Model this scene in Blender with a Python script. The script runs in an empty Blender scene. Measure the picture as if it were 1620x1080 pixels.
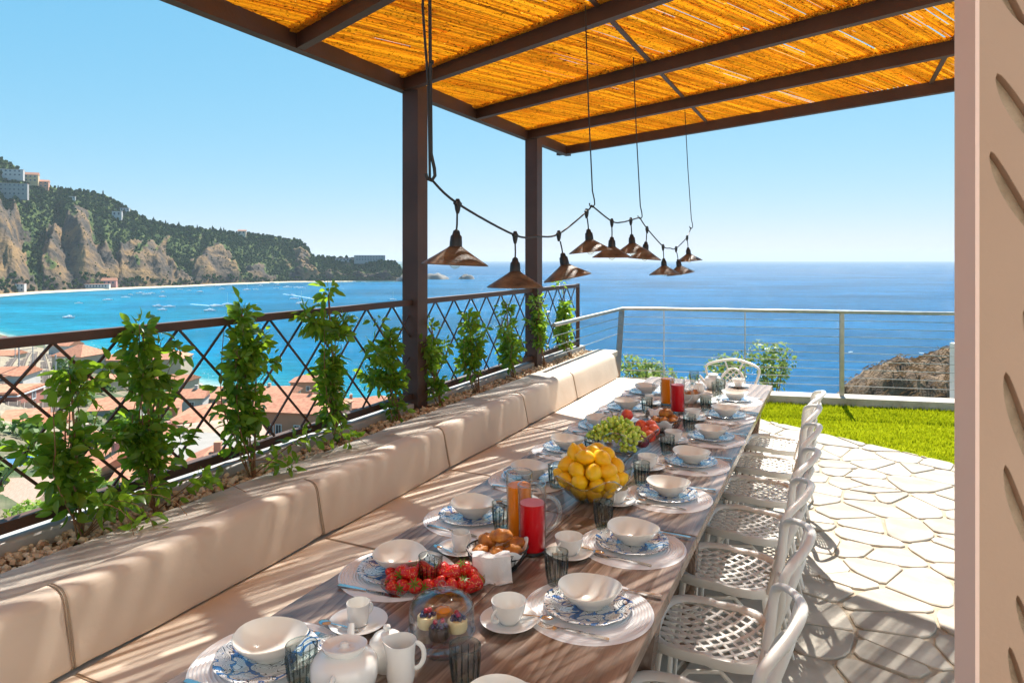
import bpy, math, random
import numpy as np
from mathutils import Vector, Matrix, noise
R = math.radians
PI = math.pi
sc = bpy.context.scene
# ---------------------------------------------------------------- camera
cam = bpy.data.cameras.new('camera'); camo = bpy.data.objects.new('camera', cam)
sc.collection.objects.link(camo); sc.camera = camo
camo.location = (0, 0, 1.8); camo.rotation_euler = (R(90), 0, 0)
cam.lens = 24; cam.sensor_width = 36; cam.shift_y = -0.0796
cam.clip_start = 0.05; cam.clip_end = 90000
# ---------------------------------------------------------------- world, sun
SUN_AZ, SUN_EL = 18.8, 50.0
w = bpy.data.worlds.new('World'); sc.world = w; w.use_nodes = True
nt = w.node_tree; bg = nt.nodes['Background']
sky = nt.nodes.new('ShaderNodeTexSky'); sky.sky_type = 'NISHITA'; sky.sun_disc = False
sky.sun_elevation = R(SUN_EL); sky.sun_rotation = R(SUN_AZ)
sky.altitude = 60; sky.air_density = 0.9; sky.dust_density = 0.1; sky.ozone_density = 3.6
sp0 = nt.nodes.new('ShaderNodeSeparateColor'); cb0 = nt.nodes.new('ShaderNodeCombineColor'); nt.links.new(sky.outputs[0], sp0.inputs[0])
SKS = 0.092
for i_, (e_, a_) in enumerate([(.83, .415), (.36, .395), (.20, .440)]):      # one tone curve for the whole sky, per channel
    m0 = nt.nodes.new('ShaderNodeMath'); m0.operation = 'MULTIPLY'; m0.inputs[1].default_value = SKS; nt.links.new(sp0.outputs[i_], m0.inputs[0])
    m1 = nt.nodes.new('ShaderNodeMath'); m1.operation = 'POWER'; m1.inputs[1].default_value = e_; nt.links.new(m0.outputs[0], m1.inputs[0])
    m2 = nt.nodes.new('ShaderNodeMath'); m2.operation = 'MULTIPLY'; m2.inputs[1].default_value = a_/SKS; nt.links.new(m1.outputs[0], m2.inputs[0]); nt.links.new(m2.outputs[0], cb0.inputs[i_])
nt.links.new(cb0.outputs[0], bg.inputs[0]); bg.inputs[1].default_value = SKS
sl = bpy.data.lights.new('sun', 'SUN'); sl.energy = 5.0; sl.angle = R(0.5); sl.color = (1, 0.955, 0.88)
so = bpy.data.objects.new('sun', sl); sc.collection.objects.link(so)
sd = Vector((math.sin(R(SUN_AZ))*math.cos(R(SUN_EL)), math.cos(R(SUN_AZ))*math.cos(R(SUN_EL)), math.sin(R(SUN_EL))))
so.rotation_euler = sd.to_track_quat('Z', 'Y').to_euler(); so.location = (3, 5, 12)
sc.view_settings.view_transform = 'Standard'; sc.view_settings.look = 'None'
sc.view_settings.gamma = 1; sc.view_settings.use_curve_mapping = False
sc.view_settings.exposure = 1.25
sc.cycles.max_bounces = 10; sc.cycles.transparent_max_bounces = 16
sc.cycles.transmission_bounces = 8

# ---------------------------------------------------------------- helpers
rnd = random.Random(7)
C = sc.collection
class MB:
    def __init__(s): s.v = []; s.f = []
    def add(s, vs, fs):
        o = len(s.v); s.v.extend([tuple(a) for a in vs]); s.f.extend([tuple(i+o for i in f) for f in fs]); return s
    def box(s, c, sz, m=None):
        x, y, z = [a/2 for a in sz]
        vs = [Vector((i*x, j*y, k*z)) for i in (-1, 1) for j in (-1, 1) for k in (-1, 1)]
        if m is not None: vs = [m @ a for a in vs]
        vs = [a+Vector(c) for a in vs]
        return s.add(vs, [(0,1,3,2),(4,6,7,5),(0,4,5,1),(2,3,7,6),(0,2,6,4),(1,5,7,3)])
    def beam(s, p, q, wd, ht, up=(0,0,1)):
        p = Vector(p); q = Vector(q); d = (q-p); L = d.length; d.normalize()
        a = d.cross(Vector(up)).normalized(); b = a.cross(d).normalized()
        m = Matrix((a, d, b)).transposed()
        return s.box((p+q)/2, (wd, L, ht), m)
    def tube(s, pts, r, n=8, closed=False, cap=True, flat=1.0, up=None):
        pts = [Vector(p) for p in pts]; N = len(pts)
        rs = r if isinstance(r, (list, tuple)) else [r]*N
        vs = []; prev = None
        for i, p in enumerate(pts):
            if closed: d = pts[(i+1) % N]-pts[i-1]
            else: d = pts[min(i+1, N-1)]-pts[max(i-1, 0)]
            if d.length < 1e-9: d = Vector((0, 0, 1))
            d.normalize()
            if up is not None: a = d.cross(Vector(up))
            elif prev is None:
                a = d.cross(Vector((0, 0, 1)))
                if a.length < 1e-3: a = d.cross(Vector((1, 0, 0)))
            else: a = prev-d*prev.dot(d)
            if a.length < 1e-6: a = d.orthogonal()
            a.normalize(); prev = a; b = d.cross(a)
            for k in range(n):
                t = 2*PI*(k+(.5 if n == 4 else 0))/n
                vs.append(p+a*(math.cos(t)*rs[i])+b*(math.sin(t)*rs[i]*flat))
        fs = []
        M = N if closed else N-1
        for i in range(M):
            for k in range(n):
                fs.append((i*n+k, i*n+(k+1) % n, ((i+1) % N)*n+(k+1) % n, ((i+1) % N)*n+k))
        if cap and not closed:
            fs.append(tuple(range(n-1, -1, -1))); fs.append(tuple((N-1)*n+k for k in range(n)))
        return s.add(vs, fs)
    def lathe(s, prof, n=32, c=(0,0,0), sx=1, sy=1, wave=None, closed=False):
        vs = []; P = len(prof)
        for k in range(n):
            t = 2*PI*k/n
            for i, (r, z) in enumerate(prof):
                rr, zz = (r, z) if wave is None else wave(t, r, z)
                vs.append((c[0]+rr*math.cos(t)*sx, c[1]+rr*math.sin(t)*sy, c[2]+zz))
        fs = []
        for k in range(n):
            k2 = (k+1) % n
            for i in range(P if closed else P-1):
                j = (i+1) % P
                fs.append((k*P+i, k2*P+i, k2*P+j, k*P+j))
        return s.add(vs, fs)
    def ball(s, c, r, n=10, m=6, sz=1, jit=0, rn=rnd, mat=None):
        vs = []; c = Vector(c)
        if not isinstance(r, (tuple, list)): r = (r, r, r*sz)
        def q(v):
            v = Vector(v)*(1+rn.uniform(-jit, jit)); v = Vector((v[0]*r[0], v[1]*r[1], v[2]*r[2]))
            return c+(mat @ v if mat is not None else v)
        vs.append(q((0, 0, 1)))
        for i in range(1, m):
            a = PI*i/m
            for k in range(n):
                t = 2*PI*k/n; vs.append(q((math.sin(a)*math.cos(t), math.sin(a)*math.sin(t), math.cos(a))))
        vs.append(q((0, 0, -1))); fs = []
        for k in range(n): fs.append((0, 1+k, 1+(k+1) % n))
        for i in range(m-2):
            for k in range(n):
                a = 1+i*n; fs.append((a+k, a+n+k, a+n+(k+1) % n, a+(k+1) % n))
        e = len(vs)-1; a = 1+(m-2)*n
        for k in range(n): fs.append((e, a+(k+1) % n, a+k))
        return s.add(vs, fs)
    def prism(s, poly, z0, z1):
        n = len(poly)
        vs = [(p[0], p[1], z0) for p in poly]+[(p[0], p[1], z1) for p in poly]
        fs = [tuple(range(n-1, -1, -1)), tuple(range(n, 2*n))]+[(i, (i+1) % n, n+(i+1) % n, n+i) for i in range(n)]
        return s.add(vs, fs)
def mesh(name, mb, m=None, smooth=None):
    me = bpy.data.meshes.new(name); me.from_pydata(mb.v, [], mb.f); me.validate(clean_customdata=False)
    if m: me.materials.append(m)
    if smooth is not None:
        me.shade_smooth(); me.set_sharp_from_angle(angle=R(smooth))
    me.update(); return me
def link(name, me, parent=None, loc=None, rot=None, scale=None):
    o = bpy.data.objects.new(name, me); C.objects.link(o)
    if parent is not None: o.parent = parent
    if loc is not None: o.location = loc
    if rot is not None: o.rotation_euler = rot
    if scale is not None: o.scale = scale
    return o
def obj(name, mb, m, parent=None, smooth=None, loc=None, rot=None):
    return link(name, mesh(name, mb, m, smooth), parent, loc, rot)
def tag(o, label, cat, group=None, kind=None):
    o['label'] = label; o['category'] = cat
    if group: o['group'] = group
    if kind: o['kind'] = kind
    return o
def thing(name, label, cat, loc=(0,0,0), rz=0, group=None, sc_=None):
    o = bpy.data.objects.new(name, None); C.objects.link(o); o.location = loc; o.rotation_euler = (0, 0, rz)
    o.empty_display_size = .05
    if sc_ is not None: o.scale = sc_
    return tag(o, label, cat, group)
def dup(src, loc, rz, label, group=None, sc_=None):
    def cp(o, par):
        c = o.copy(); C.objects.link(c)
        if par is not None:
            c.parent = par
        for ch in kids.get(o.name, []): cp(ch, c)
        return c
    kids = {}
    for ch in src.children_recursive: kids.setdefault(ch.parent.name, []).append(ch)
    r = cp(src, None); r.location = loc; r.rotation_euler = (0, 0, rz); r['label'] = label
    if group: r['group'] = group
    if sc_ is not None: r.scale = sc_
    return r
def struct(o, kind='structure'): o['kind'] = kind; return o
ORD = ['first','second','third','fourth','fifth','sixth','seventh','eighth','ninth','tenth','eleventh']
def bevel(o, w_=.004, seg=2):
    b = o.modifiers.new('bevel', 'BEVEL'); b.width = w_; b.segments = seg; b.limit_method = 'ANGLE'; return o
H = 1.8; F = 1080.0
def W(x, y, k):                       # place on a level k metres below eye height
    Y = F*k/(y-411.0); return Vector(((x-810)/F*Y, Y, H-k))
def D_(x, y, Y):                      # a direction at a chosen distance
    return Vector(((x-810)/F*Y, Y, H-(y-411)/F*Y))
US = math.sin(R(25.36)); UC = math.cos(R(25.36)); RT = R(-25.36)
def TP(u, v, h=0.75):                 # table frame: u away, v to the right, from the chair side edge
    return Vector((-.526+u*US+v*UC, u*UC-v*US, h))
def toTP(p):
    dx = p[0]+.526; dy = p[1]; return (dx*US+dy*UC, dx*UC-dy*US)

# ---------------------------------------------------------------- materials
def newmat(name):
    m = bpy.data.materials.new(name); m.use_nodes = True
    n = m.node_tree.nodes; l = m.node_tree.links; n.clear()
    out = n.new('ShaderNodeOutputMaterial'); return m, n, l, out
def pmat(name, c1, c2=None, rough=.6, scale=5, detail=4, bump=0, bscale=None, metal=0, spec=.5, stretch=None,
         ramp=(.35,.65), sss=0, coat=0, trans=0, c3=None, bdist=.01, dist=0, coord='Object', rv=None):
    m, n, l, out = newmat(name)
    b = n.new('ShaderNodeBsdfPrincipled'); l.new(b.outputs[0], out.inputs[0])
    b.inputs['Roughness'].default_value = rough; b.inputs['Metallic'].default_value = metal
    b.inputs['Specular IOR Level'].default_value = spec
    b.inputs['Coat Weight'].default_value = coat
    if trans: b.inputs['Transmission Weight'].default_value = trans
    if sss: b.inputs['Subsurface Weight'].default_value = sss; b.inputs['Subsurface Scale'].default_value = .02
    tc = n.new('ShaderNodeTexCoord'); mp = n.new('ShaderNodeMapping')
    l.new(tc.outputs[coord], mp.inputs[0])
    if stretch: mp.inputs['Scale'].default_value = stretch
    if c2 is None: b.inputs['Base Color'].default_value = (*c1, 1)
    else:
        t = n.new('ShaderNodeTexNoise'); t.inputs['Scale'].default_value = scale; t.inputs['Detail'].default_value = detail
        t.inputs['Distortion'].default_value = dist
        l.new(mp.outputs[0], t.inputs[0])
        r = n.new('ShaderNodeValToRGB'); e = r.color_ramp.elements
        e[0].position = ramp[0]; e[0].color = (*c1, 1); e[1].position = ramp[1]; e[1].color = (*c2, 1)
        if c3: k = r.color_ramp.elements.new((ramp[0]+ramp[1])/2); k.color = (*c3, 1)
        l.new(t.outputs['Fac'], r.inputs[0])
        last = r.outputs[0]
        if rv:     # colour varies from one object to the next
            oi = n.new('ShaderNodeObjectInfo'); hs = n.new('ShaderNodeHueSaturation')
            mr = n.new('ShaderNodeMapRange'); mr.inputs['To Min'].default_value = 1-rv; mr.inputs['To Max'].default_value = 1+rv
            l.new(oi.outputs['Random'], mr.inputs['Value']); l.new(mr.outputs[0], hs.inputs['Value']); l.new(last, hs.inputs['Color'])
            last = hs.outputs[0]
        l.new(last, b.inputs['Base Color'])
    if bump:
        t2 = n.new('ShaderNodeTexNoise'); t2.inputs['Scale'].default_value = bscale or scale*3; t2.inputs['Detail'].default_value = 5
        l.new(mp.outputs[0], t2.inputs[0]); bp = n.new('ShaderNodeBump'); bp.inputs['Strength'].default_value = bump
        bp.inputs['Distance'].default_value = bdist
        l.new(t2.outputs['Fac'], bp.inputs['Height']); l.new(bp.outputs[0], b.inputs['Normal'])
    return m
def glassmat(name, tint=(.95,.97,.97), gloss=.5, rough=.02, edge=None, base=.03, pw_=3):
    m, n, l, out = newmat(name)
    lw = n.new('ShaderNodeLayerWeight'); lw.inputs[0].default_value = .5
    tr = n.new('ShaderNodeBsdfTransparent'); mc = n.new('ShaderNodeMixRGB'); mc.inputs[1].default_value = (*tint, 1); mc.inputs[2].default_value = (*(edge or [a*.72 for a in tint]), 1)
    pw = n.new('ShaderNodeMath'); pw.operation = 'POWER'; pw.inputs[1].default_value = pw_; l.new(lw.outputs['Facing'], pw.inputs[0]); l.new(pw.outputs[0], mc.inputs[0]); l.new(mc.outputs[0], tr.inputs[0])
    gl = n.new('ShaderNodeBsdfGlossy'); gl.inputs['Roughness'].default_value = rough
    mu = n.new('ShaderNodeMath'); mu.operation = 'MULTIPLY_ADD'; mu.inputs[1].default_value = gloss; mu.inputs[2].default_value = base; mu.use_clamp = True
    mx = n.new('ShaderNodeMixShader')
    l.new(pw.outputs[0], mu.inputs[0]); l.new(mu.outputs[0], mx.inputs[0]); l.new(tr.outputs[0], mx.inputs[1]); l.new(gl.outputs[0], mx.inputs[2])
    l.new(mx.outputs[0], out.inputs[0]); return m
def leafmat(name, c1, c2, tcol, tfac=.45, rough=.35, scale=3, coord='Object', rv=.25, spec=.4):
    m, n, l, out = newmat(name)
    b = n.new('ShaderNodeBsdfPrincipled' if spec > .1 else 'ShaderNodeBsdfDiffuse'); b.inputs['Roughness'].default_value = rough
    if spec > .1: b.inputs['Specular IOR Level'].default_value = spec
    t = n.new('ShaderNodeBsdfTranslucent'); t.inputs[0].default_value = (*tcol, 1)
    oi = n.new('ShaderNodeObjectInfo'); geo = n.new('ShaderNodeNewGeometry')
    ad = n.new('ShaderNodeMath'); ad.operation = 'ADD'; l.new(oi.outputs['Random'], ad.inputs[0]); l.new(geo.outputs['Random Per Island'], ad.inputs[1])
    fr = n.new('ShaderNodeMath'); fr.operation = 'FRACT'; l.new(ad.outputs[0], fr.inputs[0])
    r = n.new('ShaderNodeValToRGB'); r.color_ramp.elements[0].color = (*c1, 1); r.color_ramp.elements[1].color = (*c2, 1)
    l.new(fr.outputs[0], r.inputs[0]); l.new(r.outputs[0], b.inputs[0])
    mx = n.new('ShaderNodeMixShader'); mx.inputs[0].default_value = tfac
    l.new(b.outputs[0], mx.inputs[1]); l.new(t.outputs[0], mx.inputs[2]); l.new(mx.outputs[0], out.inputs[0]); return m

M = {}
M['steel_brown'] = pmat('brown_painted_steel', (.060,.029,.019), (.082,.041,.027), .6, 3, bump=.12, bscale=60)
M['dark_metal'] = pmat('black_cable', (.012,.013,.015), rough=.5)
M['cush'] = pmat('beige_cushion_leather', (.64,.52,.40), (.70,.58,.455), .56, 2.2, bump=.25, bscale=7, bdist=.012)
M['piping'] = pmat('cushion_piping', (.36,.27,.19), rough=.6)
M['travertine'] = pmat('travertine', (.33,.27,.205), (.52,.46,.385), .75, 4, 8, bump=.6, bscale=28, ramp=(.3,.6), c3=(.44,.38,.305), bdist=.012)
M['concrete'] = pmat('grey_concrete', (.34,.33,.31), (.46,.45,.43), .85, 6, bump=.4)
M['gravel'] = pmat('tan_gravel', (.42,.30,.18), (.66,.55,.40), .8, 30, 3, ramp=(.3,.7), coord='Object')
M['soil'] = pmat('planter_soil', (.13,.08,.05), (.26,.18,.11), .95, 20, bump=.8, spec=.12)
M['stone'] = pmat('pale_flagstone', (.31,.27,.215), (.48,.435,.365), .7, 3.5, 7, bump=.35, bscale=18, ramp=(.25,.6), c3=(.375,.335,.275), rv=.13, bdist=.008, spec=.12)
M['mortar'] = pmat('sandy_mortar', (.36,.295,.215), (.46,.385,.29), .95, 14, bump=.7, bscale=60, spec=.12)
M['grass'] = leafmat('lawn_blade', (.14,.185,.006), (.34,.36,.012), (.42,.47,.01), .42, .9, spec=.05)
M['turf'] = pmat('lawn_ground', (.12,.15,.004), (.26,.28,.008), .95, 8, 5, spec=0)
M['porc'] = pmat('white_porcelain', (.86,.845,.80), rough=.16, spec=.6, coat=.3)
M['creamw'] = pmat('cream_porcelain', (.86,.83,.75), rough=.2, spec=.5, coat=.25)
M['chair'] = pmat('ivory_chair_paint', (.74,.71,.65), (.78,.75,.69), .36, 6, bump=.05, bscale=40)
M['mat'] = pmat('white_woven_placemat', (.86,.86,.86), rough=.6)
M['steel'] = pmat('cutlery_steel', (.62,.60,.57), rough=.18, metal=1)
M['railsteel'] = pmat('brushed_steel', (.36,.33,.29), (.46,.42,.36), .38, 12, metal=.85)
M['clear'] = glassmat('clear_glass', (.97,.985,.985), .5)
M['smoke'] = glassmat('smoky_glass', (.88,.91,.90), .55, .05, (.26,.34,.34))
M['rimglass'] = glassmat('thick_clear_glass', (.90,.93,.94), .7, .05, (.45,.5,.52), .16, 2)
M['jugglass'] = glassmat('jug_glass', (.98,.985,.985), .7, .02, (.66,.70,.72), .015, 3)
M['linen'] = pmat('white_linen', (.80,.79,.78), rough=.85, bump=.3, bscale=120, spec=.12)
M['wire'] = pmat('black_wire', (.03,.028,.025), rough=.45)
M['white'] = pmat('white_plaster', (.78,.76,.73), (.70,.68,.65), .8, 2)
M['shade'] = pmat('rusty_lamp_tin', (.045,.028,.018), (.17,.12,.08), .5, 14, 5, metal=.25, bump=.35, bscale=50, stretch=(1,1,3))
M['lemon'] = pmat('lemon_peel', (.93,.47,.004), (.95,.58,.008), .38, 9, bump=.35, bscale=160, bdist=.002, sss=.08)
M['grape'] = pmat('green_grape', (.42,.60,.05), (.58,.68,.10), .22, 20, sss=.25, rv=.2)
M['peach'] = pmat('peach_skin', (.80,.16,.06), (.62,.035,.03), .45, 12, sss=.05)
M['plum'] = pmat('dark_plum', (.10,.012,.03), (.22,.02,.05), .3, 12)
M['straw'] = pmat('strawberry', (.55,.003,.006), (.66,.010,.008), .3, 60, coat=.15)
n_s = M['straw'].node_tree.nodes; l_s = M['straw'].node_tree.links; b_s = [x for x in n_s if x.type == 'BSDF_PRINCIPLED'][0]; tc_s = [x for x in n_s if x.type == 'TEX_COORD'][0]
vo = n_s.new('ShaderNodeTexVoronoi'); vo.inputs['Scale'].default_value = 190; l_s.new(tc_s.outputs['Object'], vo.inputs[0])
rs_ = n_s.new('ShaderNodeValToRGB'); rs_.color_ramp.elements[0].position = .16; rs_.color_ramp.elements[0].color = (1,1,1,1); rs_.color_ramp.elements[1].position = .26; rs_.color_ramp.elements[1].color = (0,0,0,1); l_s.new(vo.outputs['Distance'], rs_.inputs[0])
mx_s = n_s.new('ShaderNodeMixRGB'); l_s.new(rs_.outputs[0], mx_s.inputs[0]); l_s.new(b_s.inputs['Base Color'].links[0].from_socket, mx_s.inputs[1]); mx_s.inputs[2].default_value = (.85,.55,.12,1); l_s.new(mx_s.outputs[0], b_s.inputs['Base Color'])
bp_s = n_s.new('ShaderNodeBump'); bp_s.inputs['Strength'].default_value = .8; bp_s.inputs['Distance'].default_value = .002; l_s.new(vo.outputs['Distance'], bp_s.inputs['Height']); l_s.new(bp_s.outputs[0], b_s.inputs['Normal'])
M['green'] = leafmat('strawberry_leaf', (.08,.24,.02), (.2,.4,.05), (.2,.4,.05), .3)
M['bread'] = pmat('baked_roll', (.62,.24,.035), (.30,.085,.012), .45, 26, 5, bump=.5, bscale=40, bdist=.006, c3=(.50,.17,.022))
M['custard'] = pmat('pale_cake', (.85,.62,.28), (.9,.75,.45), .6, 30)
M['choc'] = pmat('dark_crust', (.06,.03,.02), rough=.5)
M['berry'] = pmat('dark_berry', (.03,.02,.07), (.08,.04,.12), .3, 30)
M['rasp'] = pmat('red_berry', (.45,.01,.04), rough=.35, bump=.5, bscale=200)
M['ojuice'] = pmat('orange_juice', (1.0,.27,.0), rough=.25, spec=.25)
M['rjuice'] = pmat('red_juice', (.66,.0,.008), rough=.25, spec=.25)
M['foam'] = pmat('pink_foam', (.85,.25,.3), rough=.6)
M['bark'] = pmat('vine_bark', (.16,.09,.05), (.28,.18,.10), .9, 30, spec=.12)
M['vine'] = leafmat('vine_leaf', (.030,.095,.012), (.15,.27,.024), (.37,.58,.03), .42, .30)
M['bulb'] = glassmat('bulb_glass', (.95,.93,.85), .6)

def woodmat():
    m, n, l, out = newmat('grey_brown_pine'); b = n.new('ShaderNodeBsdfPrincipled'); l.new(b.outputs[0], out.inputs[0])
    tc = n.new('ShaderNodeTexCoord'); mp = n.new('ShaderNodeMapping'); mp.inputs['Scale'].default_value = (1, .13, 1)
    oi = n.new('ShaderNodeObjectInfo'); cx = n.new('ShaderNodeCombineXYZ'); mu = n.new('ShaderNodeMath'); mu.operation = 'MULTIPLY'; mu.inputs[1].default_value = 40
    l.new(oi.outputs['Random'], mu.inputs[0]); l.new(mu.outputs[0], cx.inputs[0]); l.new(mu.outputs[0], cx.inputs[1]); l.new(cx.outputs[0], mp.inputs['Location'])
    l.new(tc.outputs['Object'], mp.inputs[0])
    n1 = n.new('ShaderNodeTexNoise'); n1.inputs['Scale'].default_value = 3.2; n1.inputs['Detail'].default_value = 1.2; l.new(mp.outputs[0], n1.inputs[0])
    m2 = n.new('ShaderNodeMath'); m2.operation = 'MULTIPLY'; m2.inputs[1].default_value = 26; l.new(n1.outputs['Fac'], m2.inputs[0])
    si = n.new('ShaderNodeMath'); si.operation = 'FRACT'; l.new(m2.outputs[0], si.inputs[0])
    r = n.new('ShaderNodeValToRGB'); e = r.color_ramp.elements
    e[0].color = (.34,.245,.185,1); e[0].position = .0; e[1].color = (.165,.105,.073,1); e[1].position = .86
    k = e.new(.97); k.color = (.30,.215,.16,1)
    l.new(si.outputs[0], r.inputs[0])
    n2 = n.new('ShaderNodeTexNoise'); n2.inputs['Scale'].default_value = 60; n2.inputs['Detail'].default_value = 4
    mp2 = n.new('ShaderNodeMapping'); mp2.inputs['Scale'].default_value = (3, .12, 1); l.new(tc.outputs['Object'], mp2.inputs[0]); l.new(mp2.outputs[0], n2.inputs[0])
    mx = n.new('ShaderNodeMixRGB'); mx.blend_type = 'OVERLAY'; mx.inputs[0].default_value = .45; l.new(r.outputs[0], mx.inputs[1]); l.new(n2.outputs['Fac'], mx.inputs[2])
    l.new(mx.outputs[0], b.inputs['Base Color']); b.inputs['Roughness'].default_value = .25; b.inputs['Specular IOR Level'].default_value = .65
    bp = n.new('ShaderNodeBump'); bp.inputs['Strength'].default_value = .25; bp.inputs['Distance'].default_value = .002; l.new(si.outputs[0], bp.inputs['Height']); l.new(bp.outputs[0], b.inputs['Normal'])
    return m
M['wood'] = woodmat()
def platemat():
    m, n, l, out = newmat('blue_arabesque_plate'); b = n.new('ShaderNodeBsdfPrincipled'); l.new(b.outputs[0], out.inputs[0])
    b.inputs['Roughness'].default_value = .15; b.inputs['Coat Weight'].default_value = .3
    tc = n.new('ShaderNodeTexCoord')
    v1 = n.new('ShaderNodeTexNoise'); v1.inputs['Scale'].default_value = 11; v1.inputs['Detail'].default_value = 0; v1.inputs['Distortion'].default_value = 2.2
    l.new(tc.outputs['Object'], v1.inputs[0])
    mu = n.new('ShaderNodeMath'); mu.operation = 'MULTIPLY'; mu.inputs[1].default_value = 14; l.new(v1.outputs['Fac'], mu.inputs[0])
    fr = n.new('ShaderNodeMath'); fr.operation = 'FRACT'; l.new(mu.outputs[0], fr.inputs[0])
    r1 = n.new('ShaderNodeValToRGB'); r1.color_ramp.interpolation = 'CONSTANT'
    e = r1.color_ramp.elements; e[0].color = (.80,.80,.78,1); e[0].position = 0; e[1].color = (.025,.04,.07,1); e[1].position = .62
    k = e.new(.84); k.color = (.80,.80,.78,1)
    l.new(fr.outputs[0], r1.inputs[0])
    v2 = n.new('ShaderNodeTexNoise'); v2.inputs['Scale'].default_value = 14; v2.inputs['Detail'].default_value = 1.5; v2.inputs['Distortion'].default_value = 1.0
    l.new(tc.outputs['Object'], v2.inputs[0])
    r2 = n.new('ShaderNodeValToRGB'); r2.color_ramp.interpolation = 'CONSTANT'; e = r2.color_ramp.elements
    e[0].color = (1,1,1,1); e[0].position = 0; e[1].color = (.08,.24,.60,1); e[1].position = .50
    k = e.new(.57); k.color = (1,1,1,1)
    l.new(v2.outputs['Fac'], r2.inputs[0])
    mx = n.new('ShaderNodeMixRGB'); mx.blend_type = 'MULTIPLY'; mx.inputs[0].default_value = 1
    l.new(r1.outputs[0], mx.inputs[1]); l.new(r2.outputs[0], mx.inputs[2]); l.new(mx.outputs[0], b.inputs['Base Color'])
    return m
M['plate'] = platemat()
def canemat():
    m, n, l, out = newmat('reed_cane'); tc = n.new('ShaderNodeTexCoord')
    geo = n.new('ShaderNodeNewGeometry')
    t = n.new('ShaderNodeTexNoise'); t.inputs['Scale'].default_value = 60; t.inputs['Detail'].default_value = 2; l.new(tc.outputs['Object'], t.inputs[0])
    r = n.new('ShaderNodeValToRGB'); e = r.color_ramp.elements
    e[0].position = .30; e[0].color = (.20,.09,.01,1); e[1].position = .42; e[1].color = (.93,.61,.09,1)
    l.new(t.outputs['Fac'], r.inputs[0])
    mr = n.new('ShaderNodeMapRange'); mr.inputs['To Min'].default_value = .84; mr.inputs['To Max'].default_value = 1.06; l.new(geo.outputs['Random Per Island'], mr.inputs['Value'])
    hs = n.new('ShaderNodeHueSaturation'); l.new(mr.outputs[0], hs.inputs['Value']); l.new(r.outputs[0], hs.inputs['Color'])
    d = n.new('ShaderNodeBsdfDiffuse'); l.new(hs.outputs[0], d.inputs[0])
    tr = n.new('ShaderNodeBsdfTranslucent'); l.new(hs.outputs[0], tr.inputs[0])
    mx = n.new('ShaderNodeMixShader'); mx.inputs[0].default_value = .76; l.new(d.outputs[0], mx.inputs[1]); l.new(tr.outputs[0], mx.inputs[2]); l.new(mx.outputs[0], out.inputs[0])
    return m
M['cane'] = canemat()
# ================================================================ far setting
SEA = H-60.0
rn = random.Random(11)
# ---- sea: polar sheet with the water's own colour from shallow to deep
near_px = [(-1500,480),(-400,505),(0,527),(30,535),(75,545),(140,552),(170,562),(215,578),(250,590),(300,603),(420,625),(560,648),(640,662),(700,700),(760,790),(850,1000),(1000,1180),(1700,1250),(3200,1250)]
head_px = [(-1500,489),(-150,476),(0,469),(60,464),(120,461),(200,457),(300,453),(360,450),(460,446.5),(560,445.5),(640,445)]
def yshore(px, tab):
    xs = [a for a, b in tab]; ys = [F*60/(b-411) for a, b in tab]; return float(np.interp(px, xs, ys))
def seasheet():
    pxs = np.concatenate([np.linspace(-2600, 0, 30), np.linspace(20, 1620, 120), np.linspace(1700, 4600, 30)])
    ys = np.concatenate([np.geomspace(40, 3500, 150), np.geomspace(4200, 32000, 12)])
    mb = MB(); sh = []
    for Y in ys:
        for px in pxs:
            X = (px-810)/F*Y; mb.v.append((X, Y, SEA))
            d1 = Y-yshore(px, near_px); d2 = (yshore(px, head_px)-Y) if px < 640 else 9e9
            nz = noise.noise(Vector((X/140, Y/140, 0)))*30
            s1 = min(1, max(0, (d1+nz*.6)/150)); s2 = min(1, max(0, (d2+nz)/130))
            s3 = min(1, max(0, (px-120+nz*4+ (Y-600)*.10)/900))
            sh.append((s1, s2, s3, 1))
    n = len(pxs)
    for i in range(len(ys)-1):
        for k in range(n-1): mb.f.append((i*n+k, i*n+k+1, (i+1)*n+k+1, (i+1)*n+k))
    me = bpy.data.meshes.new('sea'); me.from_pydata(mb.v, [], mb.f)
    ca = me.color_attributes.new('depth', 'FLOAT_COLOR', 'POINT')
    ca.data.foreach_set('color', np.array(sh, dtype=np.float32).ravel())
    return me
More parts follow.
